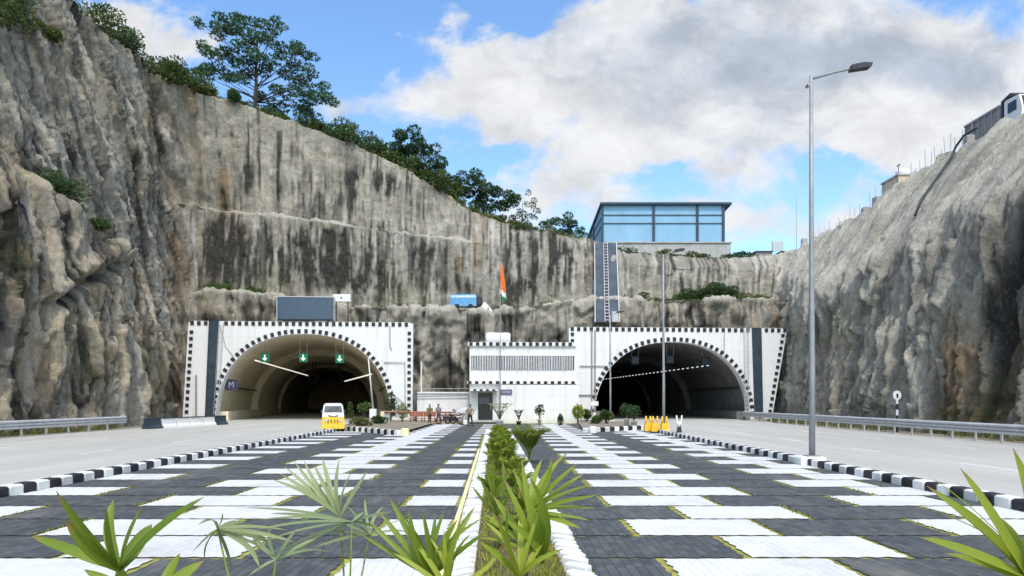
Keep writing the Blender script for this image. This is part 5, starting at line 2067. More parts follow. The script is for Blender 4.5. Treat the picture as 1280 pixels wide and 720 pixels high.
for (x, lv_) in ((28, 4.2), (45, 3.8), (62, 3.9), (75, 3.6), (82, 3.9), (90, 3.4), (112, 3.6), (120, 3.4), (140, 3.6), (6, 3.9)):
    p = on_cliff(SP, lv_, x)
    dk = 60 < x < 100
    make_shrub('leafy shrub hanging over the ledge of the rough left spur', p + Vector((0.2, 0, -0.5)), rnd.uniform(1.3, 2.2) * (1.2 if dk else 0.9), rnd.uniform(1.0, 1.9) * (1.2 if dk else 0.7), M['tree2'] if dk else M['bush'], g4, 0.17, 420)
# scrub high on the flank, at the top left corner
g5 = 'shrubs hanging high on the left flank'
for (x, y, w, h) in ((8, 26, 2.6, 1.6), (26, 30, 2.4, 1.5), (2, 10, 2.6, 1.8), (20, 8, 2.6, 1.8), (38, 14, 2.0, 1.6), (50, 30, 1.6, 1.0), (66, 42, 1.4, 0.8), (-10, 20, 2.5, 2)):
    i = int(np.argmin(np.abs(CL['px'] - x) + np.abs(CL['py'] - y) + np.where(CL['G'][..., 1] > 76, 1e6, 0)))
    p = Vector(CL['G'].reshape(-1, 3)[i])
    make_shrub('yellow green shrub hanging on the bare rock high on the left flank', p + Vector((0.1, 0, -0.7)), w, h, rnd.choice([M['bush'], M['bush'], M['scrub']]), g5, 0.2, 380)
g6 = 'dark shrubs on the bench above the right portal'
for x in (858, 866, 874, 883, 892, 903, 914):
    p = on_cliff(CL, 1.75, x)
    make_shrub('dark green shrub on the rock bench above the right portal', p + Vector((0, 0, -0.3)), rnd.uniform(1.6, 2.4), rnd.uniform(1.2, 2.0), M['tree2'], g6, 0.22, 360)
for x in (800, 818, 838, 930, 944, 955):
    p = on_cliff(CL, 1.7, x)
    make_shrub('thin yellowish shrub on the rock bench above the right portal', p + Vector((0, 0, -0.2)), rnd.uniform(1.2, 1.8), rnd.uniform(0.5, 0.9), M['scrub'], 'thin shrubs on the bench above the right portal', 0.2, 160)

# ground scrub that nobody could count
um = MB()
for i in range(14000):
    x = rnd.uniform(80, 735)
    if rnd.random() < 0.3:
        x = rnd.uniform(570, 735)
    p = ridge(x, rnd.uniform(0.0, 0.9)) + Vector((rnd.uniform(-.5, .5), rnd.uniform(-.6, .6), rnd.uniform(-.1, .5) * (0.5 + 0.8 * float(vn(x * 0.07, 3.0)))))
    d = Vector((rnd.uniform(-1, 1), rnd.uniform(-1, 1), rnd.uniform(0.1, 1.3))).normalized()
    um.leaf(p, d, Vector((rnd.uniform(-1, 1), rnd.uniform(-1, 1), 0.6)).normalized(), rnd.uniform(0.15, 0.38), rnd.uniform(0.07, 0.13))
tag(um.build('undergrowth', M['scrub']), 'dry yellow green undergrowth covering the cliff top', 'undergrowth', kind='stuff')
bm_ = MB()
for i in range(3600):
    x = rnd.choice([rnd.uniform(258, 342), rnd.uniform(270, 325), rnd.uniform(565, 700), rnd.uniform(780, 960)])
    if vn(x * 0.05, 8.0) < 0.3:
        continue
    p = on_cliff(CL, rnd.uniform(1.1, 1.95), x) + Vector((rnd.uniform(-.15, .15), rnd.uniform(-.3, .3), rnd.uniform(-.1, .1)))
    d = Vector((rnd.uniform(-1, 1), rnd.uniform(-1, 1), rnd.uniform(0.4, 1.6))).normalized()
    bm_.leaf(p, d, Vector((rnd.uniform(-1, 1), rnd.uniform(-1, 1), 0.3)).normalized(), rnd.uniform(0.2, 0.6) * (1.4 if x < 345 else 0.8), 0.1)
tag(bm_.build('bench_grass', M['bush']), 'tufts of green grass on the rock bench above the portals', 'grass', kind='stuff')
vg = MB()
for i in range(5200):
    if rnd.random() < 0.6:
        p = Vector((rnd.uniform(-29.0, -27.3), rnd.uniform(26, 51), 0.02))
    else:
        p = Vector((rnd.uniform(24.4, 26.6), rnd.uniform(28, 70), 0.02))
    if vn(p.x * 0.6, p.y * 0.25) < 0.48:
        continue
    d = Vector((rnd.uniform(-.7, .7), rnd.uniform(-.7, .7), 1)).normalized()
    vg.leaf(p, d, Vector((rnd.uniform(-1, 1), rnd.uniform(-1, 1), 0.1)).normalized(), rnd.uniform(0.15, 0.45), 0.06)
tag(vg.build('verge_grass', M['scrub']), 'dry grass tufts on the verge behind the guard rails', 'grass', kind='stuff')


def make_tree(label, D, base, clumps, trunk_r, matl, leaf=0.3, n=120, rad=(1.5, 1.5, 0.55), dj=2.5, name='tree', fork=0.5):
    n, leaf = int(n * 3.0), leaf * 1.05
    b0 = P(base[0], base[1], D)
    t = thing(name, label, 'tree', b0)
    tops = min(c[1] for c in clumps)
    cr, tr = MB(), MB()
    H = (base[1] - tops) * D / F
    tx = sum(c[0] for c in clumps) / len(clumps)
    top = Vector(((tx - base[0]) * D / F * 0.4, 0, H * 0.82))
    trunk_pts = [Vector((0, 0, -0.8)), Vector((0.05 * H * 0.3, 0.05, H * 0.25)), top * 0.6 + Vector((0, 0, 0)), top]
    tr.tube(trunk_pts, [trunk_r, trunk_r * 0.85, trunk_r * 0.5, trunk_r * 0.2], 8)
    for c in clumps:
        x, y = c[0], c[1]
        s = c[2] if len(c) > 2 else 1.0
        q = P(x, y, D + rnd.uniform(-dj, dj)) - b0
        fz = max(0.22, min(0.95, (q.z / max(H, .1)) * 0.85 - 0.02 * abs(q.x)))
        # branch leaves the trunk lower than its clump
        k = fz * 3
        i = min(2, int(k))
        st = trunk_pts[i].lerp(trunk_pts[i + 1], k - i)
        mid = st.lerp(q, 0.5) + Vector((rnd.gauss(0, .3), rnd.gauss(0, .3), 0.03 * H - 0.12 * abs(q.z - st.z)))
        tr.tube([st, mid, q], [trunk_r * 0.24, trunk_r * 0.14, trunk_r * 0.05], 5)
        m_ = 3
        for w in range(m_):
            oc = q + Vector((rnd.gauss(0, rad[0] * 0.5), rnd.gauss(0, rad[1] * 0.5), rnd.gauss(0, rad[2] * 0.45)))
            foliage(cr, oc, (rad[0] * s * 0.62, rad[1] * s * 0.62, rad[2] * s * 0.7), int(n * s / m_), leaf, 1.6)
            tr.tube([mid.lerp(q, 0.5), oc], [trunk_r * 0.1, trunk_r * 0.04], 4, caps=False)
    cr.build('crown', matl, t)
    tr.build('trunk', M['bark'], t, True)
    return t


big = [(276, 20, .7), (286, 32), (258, 30, .7), (270, 44), (256, 58, .7), (292, 24, .8), (300, 36), (318, 28), (332, 36), (346, 32, .7), (318, 48), (336, 52), (300, 56), (282, 62), (264, 70, .8), (258, 84, .8), (276, 88), (296, 78), (316, 72),
       (338, 72), (356, 66), (368, 58, .8), (376, 62, .7), (384, 74, .8), (372, 82), (388, 90, .8), (352, 88), (330, 90), (310, 96), (288, 100, .8), (378, 104), (394, 106, .8), (402, 118), (410, 124, .8), (364, 112), (346, 112), (388, 122),
       (330, 118, .7), (352, 132), (374, 136), (340, 140, .8), (390, 140, .8), (266, 92, .7), (250, 90, .6)]
make_tree('big spreading tree with layered dark crown, tallest on the left cliff top', 90, (318, 146), big, 0.28, M['tree'], 0.34, 110, (1.3, 1.5, 0.42), 3.0)
make_tree('round dark tree on the cliff top between the big tree and the blue shed', 90, (520, 222), [(500, 172), (512, 168), (526, 174), (536, 184), (498, 184), (514, 182), (528, 192), (544, 200), (508, 194), (540, 212), (522, 206), (496, 196), (548, 208, .8)],
          0.16, M['tree2'], 0.30, 150, (1.1, 1.2, 0.7), 1.6)
make_tree('low wide dark tree on the sloping cliff top, left of the thin tree', 90, (604, 272), [(568, 228), (580, 222), (594, 222), (608, 232), (620, 240), (632, 248), (590, 236), (604, 246), (618, 254), (576, 238), (596, 252), (636, 258, .8), (612, 262)],
          0.16, M['tree2'], 0.30, 170, (1.1, 1.2, 0.7), 1.6)
make_tree('thin airy tree with sparse leaves on the cliff top', 90, (652, 284), [(642, 252, .7), (652, 244, .7), (664, 252, .7), (668, 260, .6), (646, 266, .7), (660, 270, .8), (640, 274, .8), (654, 278, .8), (670, 274, .5)], 0.08, M['tree'], 0.24, 60, (0.8, 0.9, 0.5), 1.2)
make_tree('small bushy tree on the cliff top immediately left of the blue shed', 91, (704, 300), [(684, 284), (694, 278), (706, 276), (718, 282), (724, 290), (698, 290), (712, 292), (682, 292, .8)], 0.10, M['tree'], 0.28, 130, (0.9, 1.0, 0.5), 1.2)

# ------------------------------------------------------------------ potted plants and island plants
def potted(label, X, Y, pot_h, pot_r, ph, pw, pm, lm, kind='bush', z=0.0, foot=None, cat='potted plant'):
    t = thing('potted_plant', label, cat, (X, Y, z))
    if pm:
        mb = MB()
        mb.lathe([(pot_r * 0.72, 0.0), (pot_r, pot_h * 0.9), (pot_r * 1.1, pot_h * 0.92), (pot_r * 1.1, pot_h), (pot_r * 0.9, pot_h), (pot_r * 0.85, pot_h - 0.04)], (0, 0, 0.0), 14)
        mb.build('pot', pm, t, True)
    if foot:
        MB().box((-pot_r * 1.6, -pot_r * 1.6, -0.02), (pot_r * 1.6, pot_r * 1.6, 0.0 + 0.16)).build('stand', foot, t)
    mb, st = MB(), MB()
    if kind == 'palm':
        for i in range(11):
            a = i * 2.4
            out = pw * rnd.uniform(0.3, 0.6)
            pts = [Vector((math.cos(a) * out * s, math.sin(a) * out * s, pot_h + ph * (1.3 * s - 0.5 * s * s))) for s in (0, .3, .6, .85, 1)]
            st.tube(pts, [.02, .018, .012, .008, .005], 4)
            for j in range(1, 5):
                for s_ in (-1, 1):
                    d = (pts[j] - pts[j - 1]).normalized()
                    sd = Vector((-math.sin(a), math.cos(a), 0)) * s_
                    blade(mb, pts[j], pts[j] + (d * .6 + sd * .8).normalized() * ph * 0.3, 0.05, seg=3)
    elif kind == 'column':
        for i in range(7):
            f = i / 6
            foliage(mb, (0, 0, pot_h + ph * (0.15 + 0.8 * f)), (pw * .5 * (1 - .6 * f), pw * .5 * (1 - .6 * f), ph * .12), 50, 0.14)
        st.tube([(0, 0, pot_h - .05), (0, 0, pot_h + ph * .9)], [.03, .01], 5)
    else:
        for i in range(6):
            a = i * 1.05
            c = Vector((math.cos(a) * pw * .28, math.sin(a) * pw * .28, pot_h + ph * rnd.uniform(.45, .85)))
            foliage(mb, c, (pw * .28, pw * .28, ph * .22), 55, 0.16)
            st.tube([(0, 0, pot_h - .05), c], [.025, .008], 5)
    mb.build('foliage', lm, t)
    st.build('stem', M['bark'], t)
    return t


potted('potted palm in a white pot on a black stand behind the planter', (624.5 - VX) * 43.0 / F, 42.9, 0.55, 0.2, 1.1, 1.3, M['white2'], M['palm_pale'], 'palm', 0.32, M['black'])
potted('spindly plant in a dark pot before the white wall, nearest the potted palm', (648.5 - VX) * 60 / F, 60, 0.3, 0.22, 1.0, 0.7, M['black'], M['tree2'], 'palm')
potted('slim pale stemmed plant in a pale pot at the middle of the white wall', (674.5 - VX) * 59 / F, 59, 0.5, 0.17, 1.1, 0.7, M['terracotta'], M['tree2'], 'bush')
potted('small dark cone shaped shrub at the right end of the white wall', (700.5 - VX) * 59 / F, 59, 0.15, 0.2, 0.65, 0.5, M['black'], M['tree2'], 'column')
potted('slim upright plant in a white pot on the left island, behind the mini truck', (438 - VX) * 55 / F, 55, 0.45, 0.18, 1.2, 0.5, M['white2'], M['bush'], 'column', 0.16)
potted('bushy yellowish plant in a pale pot on the left island, beside the leaning pole', (455 - VX) * 56 / F, 56, 0.5, 0.2, 1.3, 0.9, M['terracotta'], M['bush'], 'bush', 0.16)
potted('dark green shrub in a white pot on the right island', (783.5 - VX) * 52 / F, 52, 0.55, 0.2, 1.0, 0.9, M['white2'], M['tree2'], 'bush', 0.16)
potted('tall dark green shrub in a cream pot on the right island', (792.5 - VX) * 51 / F, 51, 0.42, 0.22, 1.2, 0.8, M['terracotta'], M['tree2'], 'bush', 0.16)
for (x, y, w, h, D, m, lb) in ((474, 530, 1.1, 0.7, 58, M['tree2'], 'dark green rounded shrub right of the leaning pole'), (503, 530, 1.3, 1.6, 68, M['palm_pale'], 'pale yellow green shrub before the right leg of the left portal'),
                               (722, 534, 1.0, 1.6, 62, M['palm_far'], 'tall loose green shrub at the corner right of the white wall'), (733, 534, 0.8, 1.1, 63, M['tree2'], 'dark shrub at the left leg of the right portal'),
                               (758, 532, 0.8, 1.1, 58, M['bush'], 'yellow green shrub at the foot of the farthest lamp post'), (745, 532, 0.6, 0.6, 58, M['bush'], 'small shrub under the white notice on the right island'),
                               (450, 530, 1.3, 0.6, 53, M['scrub'], 'low dry shrub on the left island near the kerb'), (488, 512, 1.2, 3.2, 70, M['tree2'], 'dark climbing shrub on the inner right edge of the left arch')):
    make_shrub(lb, ((x - VX) * D / F, D, 0.1), w, h, m, None, 0.17, 260)
q = (743 - VX) * 60 / F
t = thing('notice', 'small white notice on a post at the left side of the right tunnel', 'notice', (q, 60, 0.1))
MB().tube([(0, 0, 0), (0, 0, 1.9)], 0.04, 6).build('post', M['greysteel'], t)
MB().box((-0.32, -0.06, 1.5), (0.32, -0.03, 1.85), bev=0.01).build('board', M['white2'], t)
MB().box((-0.14, -0.14, 0.0), (0.14, 0.14, 0.9), bev=0.03).build('base', M['terracotta'], t)
# white marker stones at the kerb ends
tag(MB().box((-0.2, -0.2, 0), (0.2, 0.2, 0.42), bev=0.06).build('bollard', M['white2'], None, False, ((741 - VX) * 44.6 / F, 44.6, 0)), 'low white block at the near end of the right island kerb', 'bollard')
tag(MB().box((-0.22, -0.2, 0), (0.22, 0.2, 0.42), bev=0.06).build('bollard', M['kerbyellow'], None, False, (-5.75, 41.2, 0)), 'low yellowish block at the near end of the left island kerb', 'bollard')

# boom barrier and red furniture by the low wall
t = thing('boom_barrier', 'long faded red boom barrier by the low white wall', 'barrier', (-10.6, 64.5, 0))
MB().box((-0.25, -0.2, 0), (0.25, 0.2, 1.0), bev=0.03).build('housing', M['concrete'], t)
MB().tube([(-0.2, -0.25, 1.02), (6.6, -0.25, 0.95)], 0.08, 8).build('boom', M['red'], t)
MB().box((5.2, -0.3, 0), (5.32, -0.18, 0.9)).build('rest_post', M['red'], t)


def bench(label, X, Y, L):
    t = thing('bench', label, 'bench', (X, Y, 0), 0, 'red benches before the low wall')
    MB().box((-L / 2, -0.25, 0.42), (L / 2, 0.25, 0.48), bev=0.01).build('seat', M['red'], t)
    MB().box((-L / 2, 0.25, 0.6), (L / 2, 0.29, 0.95), bev=0.01).build('backrest', M['red'], t)
    for sx in (-1, 1):
        for sy in (-1, 1):
            MB().box((sx * (L / 2 - 0.1) - 0.03, sy * 0.2 - 0.03, 0), (sx * (L / 2 - 0.1) + 0.03, sy * 0.2 + 0.03, 0.419 if sy < 0 else 0.95)).build('leg', M['red'], t)


bench('reddish bench leftmost before the low white wall', -7.9, 63.5, 1.2)
bench('reddish bench beside the standing figure in olive shirt', -6.7, 63.3, 1.1)


def motorbike(label, X, Y, rz, col):
    t = thing('motorbike', label, 'motorbike', (X, Y, 0), rz)
    for x in (-0.62, 0.62):
        mb = MB()
        n = 16
        vs, fs = [], []
        for k in range(n):
            a = 2 * math.pi * k / n
            for (r, y) in ((0.30, -0.05), (0.30, 0.05), (0.20, 0.04), (0.20, -0.04)):
                vs.append((x + r * math.cos(a), y, 0.3 + r * math.sin(a)))
        for k in range(n):
            for q in range(4):
                fs.append((k * 4 + q, k * 4 + (q + 1) % 4, ((k + 1) % n) * 4 + (q + 1) % 4, ((k + 1) % n) * 4 + q))
        mb.add(vs, fs)
        wh = mb.build('wheel', M['rubber'], t, True)
        m2 = MB()
        for k in range(5):
            a = k * 1.2566
            m2.tube([(x, 0, 0.3), (x + .2 * math.cos(a), 0, .3 + .2 * math.sin(a))], 0.015, 4)
        m2.build('rim', M['greysteel'], wh)
    MB().tube([(0.62, 0, 0.3), (0.42, 0, 0.85), (0.36, 0, 1.0)], 0.035, 6).build('fork', M['greysteel'], t)
    MB().tube([(0.36, -0.32, 1.02), (0.38, 0, 1.0), (0.36, 0.32, 1.02)], 0.02, 6).build('handlebar', M['darkmetal'], t)
    MB().prism([(-0.05, 0.62), (0.38, 0.66), (0.36, 0.85), (0.0, 0.84)], -0.13, 0.13).build('fuel_tank', col, t)
    MB().prism([(-0.75, 0.72), (-0.02, 0.70), (0.0, 0.80), (-0.4, 0.82), (-0.78, 0.86)], -0.12, 0.12).build('seat', M['rubber'], t)
    MB().prism([(-0.3, 0.25), (0.32, 0.25), (0.35, 0.6), (-0.25, 0.62)], -0.12, 0.12).build('engine', M['darkmetal'], t)
    mb = MB()
    mb.tube([(-0.62, 0.08, 0.3), (-0.3, 0.08, 0.65), (0.3, 0.05, 0.62)], 0.03, 5)
    mb.tube([(-0.62, -0.08, 0.3), (0.1, -0.1, 0.3)], 0.03, 5)
    mb.build('frame', M['darkmetal'], t)


motorbike('dark motorbike parked beside the people before the low wall', -5.2, 62.6, 0.15, M['red'])
motorbike('second dark motorbike, right of the person in grey shirt', -4.5, 62.2, 2.6, M['black'])

# ------------------------------------------------------------------ people
def skin_mesh(name, joints, edges, matl, parent, sub=1, root=0):
    me = bpy.data.meshes.new(name)
    names = list(joints)
    me.from_pydata([joints[n][0] for n in names], [(names.index(a), names.index(b)) for a, b in edges], [])
    o = bpy.data.objects.new(name, me)
    COL.objects.link(o)
    sk = o.modifiers.new('skin', 'SKIN')
    if not me.skin_vertices:
        me.skin_vertices.new()
    for i, n in enumerate(names):
        r = joints[n][1]
        r = r if isinstance(r, tuple) else (r, r)
        me.skin_vertices[0].data[i].radius = r
        me.skin_vertices[0].data[i].use_root = (i == root)
    sk.use_smooth_shade = True
    ss = o.modifiers.new('smooth', 'SUBSURF')
    ss.levels = ss.render_levels = sub
    me.materials.append(matl)
    o.parent = parent
    return o


def person(label, X, Y, face, J, shirt, trousers, hairm):
    """J: joint positions (local; x right of the figure, y backwards, z up)"""
    t = thing('person', label, 'person', (X, Y, 0), face)
    V = {k: Vector(v) for k, v in J.items()}
    hd = V['head']
    nk = V['neck']
    up = (hd - nk).normalized()
    fw = Vector((0, -1, 0)) - up * Vector((0, -1, 0)).dot(up)
    fw.normalize()
    jt = {'hips': (V['hips'], (0.14, 0.10)), 'waist': (V['hips'].lerp(nk, 0.4), (0.135, 0.095)), 'chest': (V['hips'].lerp(nk, 0.78), (0.15, 0.10)), 'neck': (nk, 0.06), 'chin': (nk + up * 0.10 + fw * 0.015, 0.065),
          'head': (hd, (0.082, 0.098)), 'crown': (hd + up * 0.085, 0.07), 'nose': (hd + fw * 0.10 - up * 0.01, 0.014)}
    ed = [('hips', 'waist'), ('waist', 'chest'), ('chest', 'neck'), ('neck', 'chin'), ('chin', 'head'), ('head', 'crown'), ('head', 'nose')]
    for s, sg in (('l', -1), ('r', 1)):
        jt['sh' + s] = (V['sh' + s], 0.058)
        jt['el' + s] = (V['el' + s], 0.042)
        jt['wr' + s] = (V['wr' + s], 0.028)
        d = (V['wr' + s] - V['el' + s]).normalized()
        jt['pa' + s] = (V['wr' + s] + d * 0.08, (0.036, 0.016))
        ed += [('chest', 'sh' + s), ('sh' + s, 'el' + s), ('el' + s, 'wr' + s), ('wr' + s, 'pa' + s)]
        sd = d.cross(Vector((0, 1, 0)))
        if sd.length < .1:
            sd = Vector((1, 0, 0))
        sd.normalize()
        for i in range(4):
            jt['f%d' % i + s] = (V['wr' + s] + d * (0.155 - 0.008 * abs(i - 1.3)) + sd * (i - 1.5) * 0.021 + Vector((0, -0.015, 0)), 0.008)
            ed.append(('pa' + s, 'f%d' % i + s))
        jt['th' + s] = (V['wr' + s] + d * 0.075 + sd * -0.058, 0.009)
        ed.append(('pa' + s, 'th' + s))
        jt['kn' + s] = (V['kn' + s], 0.058)
        jt['an' + s] = (V['an' + s], 0.04)
        jt['hp' + s] = (V['hips'] + Vector((sg * 0.09, 0, -0.06)), 0.088)
        jt['to' + s] = (V['an' + s] + Vector((0, -0.17, -0.045)), 0.034)
        ed += [('hips', 'hp' + s), ('hp' + s, 'kn' + s), ('kn' + s, 'an' + s), ('an' + s, 'to' + s)]
    skin_mesh('body', jt, ed, M['skin'], t)
    # shirt
    js = {'a': (V['hips'] + Vector((0, 0, 0.0)), (0.165, 0.125)), 'b': (V['hips'].lerp(nk, .4), (0.16, 0.12)), 'c': (V['hips'].lerp(nk, .8), (0.175, 0.125)), 'd': (nk - up * 0.03, 0.075)}
    es = [('a', 'b'), ('b', 'c'), ('c', 'd')]
    for s in 'lr':
        js['s' + s] = (V['sh' + s], 0.075)
        js['e' + s] = (V['sh' + s].lerp(V['el' + s], .85), 0.065)
        es += [('c', 's' + s), ('s' + s, 'e' + s)]
    skin_mesh('shirt', js, es, shirt, t)
    jt2 = {'h': (V['hips'] + Vector((0, 0, .04)), (0.158, 0.118))}
    et = []
    for s, sg in (('l', -1), ('r', 1)):
        jt2['p' + s] = (V['hips'] + Vector((sg * 0.09, 0, -0.08)), 0.105)
        jt2['k' + s] = (V['kn' + s], 0.078)
        jt2['n' + s] = (V['an' + s] + Vector((0, 0, 0.05)), 0.062)
        et += [('h', 'p' + s), ('p' + s, 'k' + s), ('k' + s, 'n' + s)]
    skin_mesh('trousers', jt2, et, trousers, t)
    for s in 'lr':
        a = V['an' + s]
        MB().box((a.x - 0.05, a.y - 0.2, max(0, a.z - 0.09)), (a.x + 0.05, a.y + 0.07, a.z - 0.01), bev=0.02).build('shoe', M['rubber'], t)
    # hair cap
    mb = MB()
    vs, fs = [], []
    n = 14
    sidev = fw.cross(up)
    rings = 6
    for j in range(rings + 1):
        ph = (math.pi * 0.5) * j / rings
        for k in range(n):
            a = 2 * math.pi * k / n
            v = up * math.cos(ph) * 0.10 + (fw * math.cos(a) * 0.098 + sidev * math.sin(a) * 0.085) * math.sin(ph)
            if math.cos(a) > 0.4 and ph > 1.0:
                v = v * 0.93 + up * 0.03
            vs.append(hd + up * 0.03 - fw * 0.012 + v)
    for j in range(rings):
        for k in range(n):
            fs.append((j * n + k, j * n + (k + 1) % n, (j + 1) * n + (k + 1) % n, (j + 1) * n + k))
    mb.add(vs, fs)
    mb.build('hair', hairm, t, True)
    return t


def stand(arm=0, lean=0.0, stride=0.1, s=1.0):
    J = dict(hips=(0, 0, .92), neck=(0, -lean, 1.42), head=(0, -lean - .03, 1.58), shl=(-.19, -lean, 1.36), shr=(.19, -lean, 1.36), ell=(-.25, -lean + .02, 1.08), elr=(.25, -lean + .02, 1.08),
             wrl=(-.23, -lean - .12, .86), wrr=(.23, -lean - .12, .86), knl=(-.10, -stride, .50), knr=(.10, stride * .6, .50), anl=(-.11, -stride * 1.2, .09), anr=(.11, stride * 1.4, .09))
    if arm == 1:      # hands at the hips
        J.update(ell=(-.40, .06, 1.12), elr=(.40, .06, 1.12), wrl=(-.22, -.08, .97), wrr=(.22, -.08, .97))
    if arm == 2:      # hands before the chest
        J.update(ell=(-.26, -.06, 1.08), elr=(.26, -.06, 1.08), wrl=(-.08, -.26, 1.16), wrr=(.10, -.26, 1.14))
    return {k: tuple(c * s for c in v) for k, v in J.items()}


person('person in an olive brown shirt standing before the low white wall, leftmost of the group', (537 - VX) * 61 / F, 61.0, 0.4, stand(0, 0.03), cloth('olive_shirt', (0.17, 0.13, 0.06)), cloth('brown_trousers', (0.09, 0.045, 0.03)), M['hair'])
person('person in a grey shirt and dark red trousers, second in the group by the wall', (549 - VX) * 61 / F, 60.6, -0.5, stand(2, 0.02, s=1.03), cloth('grey_shirt', (0.22, 0.22, 0.22)), cloth('maroon_trousers', (0.12, 0.03, 0.035)), M['hair'])
bend = dict(hips=(0, 0.22, .90), neck=(0, -.36, 1.12), head=(0, -.53, 1.15), shl=(-.18, -.28, 1.08), shr=(.18, -.28, 1.08), ell=(-.2, -.40, .80), elr=(.2, -.40, .80), wrl=(-.15, -.58, .66), wrr=(.15, -.58, .66),
            knl=(-.10, .12, .50), knr=(.10, .05, .50), anl=(-.11, .18, .09), anr=(.11, .08, .09))
bend = {k: tuple(c * 1.05 for c in v) for k, v in bend.items()}
person('person in a pale lilac shirt bending forward before the low wall', (576 - VX) * 60 / F, 60.0, R(-80), bend, cloth('lilac_shirt', (0.58, 0.56, 0.68)), cloth('tan_trousers', (0.28, 0.24, 0.19)), M['hair'])
person('person in a khaki shirt and dark trousers standing beside the building door', (587.5 - VX) * 57 / F, 57.0, R(150), stand(1, 0.0, s=1.02), cloth('khaki_shirt', (0.27, 0.23, 0.16)), cloth('black_trousers', (0.022, 0.022, 0.028)), M['hair'])
t = thing('umbrella', 'pale grey open umbrella behind the bending person', 'umbrella', ((582 - VX) * 61.5 / F, 61.5, 0))
mb = MB()
vs, fs = [], []
n = 16
for j in range(6):
    a = 1.15 * j / 5
    for k in range(n):
        b_ = 2 * math.pi * k / n
        rr = 0.72 * math.sin(a) / math.sin(1.15) * (1 - (0.04 if k % 2 and j == 5 else 0))
        vs.append((rr * math.cos(b_), rr * math.sin(b_), 1.02 + 0.42 * math.cos(a)))
for j in range(5):
    for k in range(n):
        fs.append((j * n + k, j * n + (k + 1) % n, (j + 1) * n + (k + 1) % n, (j + 1) * n + k))
mb.add(vs, fs)
mb.build('canopy', cloth('pale_grey_cloth', (0.45, 0.45, 0.46)), t, True)
MB().tube([(0, 0, 0.35), (0, 0, 1.46)], 0.012, 6).build('shaft', M['darkmetal'], t)
MB().box((-0.28, -0.28, 0), (0.28, 0.28, 0.35), bev=0.04).build('stand', M['white2'], t)

# ------------------------------------------------------------------ sky, sun, camera
world = bpy.data.worlds.new('World')
sc.world = world
world.use_nodes = True
nt = world.node_tree
for n in list(nt.nodes):
    nt.nodes.remove(n)
N = NT(nt)
out = N.n('ShaderNodeOutputWorld')
bg = N.n('ShaderNodeBackground')
bg.inputs['Strength'].default_value = 0.15
N.l(bg.outputs[0], out.inputs[0])
sky = N.n('ShaderNodeTexSky', sky_type='NISHITA')
sky.sun_disc = False
SUN_EL, SUN_AZ = R(57), R(172)      # azimuth clockwise from +Y: behind the camera, to its right
sky.sun_elevation = SUN_EL
sky.sun_rotation = SUN_AZ
sky.air_density = 1.0
sky.dust_density = 0.6
sky.ozone_density = 2.0
tc = N.n('ShaderNodeTexCoord')
sp = N.n('ShaderNodeSeparateXYZ')
N.l(tc.outputs['Generated'], sp.inputs[0])
ay = N.math('MAXIMUM', N.math('ABSOLUTE', sp.outputs[1]), 0.12)
u_ = N.math('DIVIDE', sp.outputs[0], ay)
v_ = N.math('DIVIDE', sp.outputs[2], ay)
cb = N.n('ShaderNodeCombineXYZ')
N.l(u_, cb.inputs[0])
N.l(N.math('MULTIPLY', v_, 1.35), cb.inputs[1])
N.l(N.math('SIGN', sp.outputs[1]), cb.inputs[2])
uv = cb.outputs[0]
w1 = N.noise(uv, 4.5, 5, 0.6)
w2 = N.noise(uv, 5.3, 5, 0.6)
mp = N.n('ShaderNodeVectorMath', operation='ADD')
N.l(uv, mp.inputs[0])
mp.inputs[1].default_value = (3.7, 1.9, 0)
w2 = N.noise(mp.outputs[0], 4.5, 5, 0.6)
uw = N.math('MULTIPLY_ADD', N.math('SUBTRACT', w1, 0.5), 0.34, u_)
vw = N.math('MULTIPLY_ADD', N.math('SUBTRACT', w2, 0.5), 0.22, v_)


def gblob(x, y, rx, ry, amp, U_=uw, V_=vw):
    a = N.math('DIVIDE', N.math('SUBTRACT', U_, (x - VX) / F), rx / F)
    b = N.math('DIVIDE', N.math('SUBTRACT', V_, (VY - y) / F), ry / F)
    e = N.math('EXPONENT', N.math('MULTIPLY', N.math('ADD', N.math('MULTIPLY', a, a), N.math('MULTIPLY', b, b)), -1.0))
    return N.math('MULTIPLY', e, amp)


def total(lst):
    s = None
    for q in lst:
        g_ = gblob(*q)
        s = g_ if s is None else N.math('ADD', s, g_)
    return s


dens = total([(560, 115, 130, 75, 1.0), (760, 120, 190, 110, 1.1), (960, 70, 260, 110, 1.1), (1200, 90, 190, 120, 1.0), (690, 255, 85, 50, 0.75), (930, 262, 110, 38, 0.95), (1110, 215, 90, 40, 0.6), (1160, 170, 90, 60, 0.5),
              (185, 48, 100, 50, 1.25), (110, 15, 70, 30, 0.7), (1010, 290, 120, 30, 0.5), (410, 150, 35, 30, 0.25), (590, 215, 30, 25, 0.3), (330, 140, 80, 30, 0.35),
              (600, 205, 45, 24, -0.9), (860, 190, 80, 45, 0.55), (1065, 200, 62, 28, -1.0), (360, 60, 90, 70, -0.6), (960, 250, 40, 24, -0.4), (700, 215, 30, 16, -0.3), (470, 15, 90, 40, -0.8), (640, 30, 40, 20, -0.4), (1270, 30, 40, 40, -0.2), (690, 165, 40, 18, -0.3), (740, 215, 70, 40, 0.5), (840, 238, 60, 14, -0.5), (590, 30, 50, 25, -0.3)])
fb = N.noise(uv, 5.2, 10, 0.6, 0.35)
base_cov = N.math('MULTIPLY', N.math('ADD', N.ramp(N.math('ABSOLUTE', u_), 0.75, 1.3), N.ramp(v_, 0.58, 0.9)), 0.30, clamp=True)
dd = N.math('ADD', N.math('ADD', dens, base_cov), N.math('MULTIPLY', N.math('SUBTRACT', fb, 0.5), 2.6))
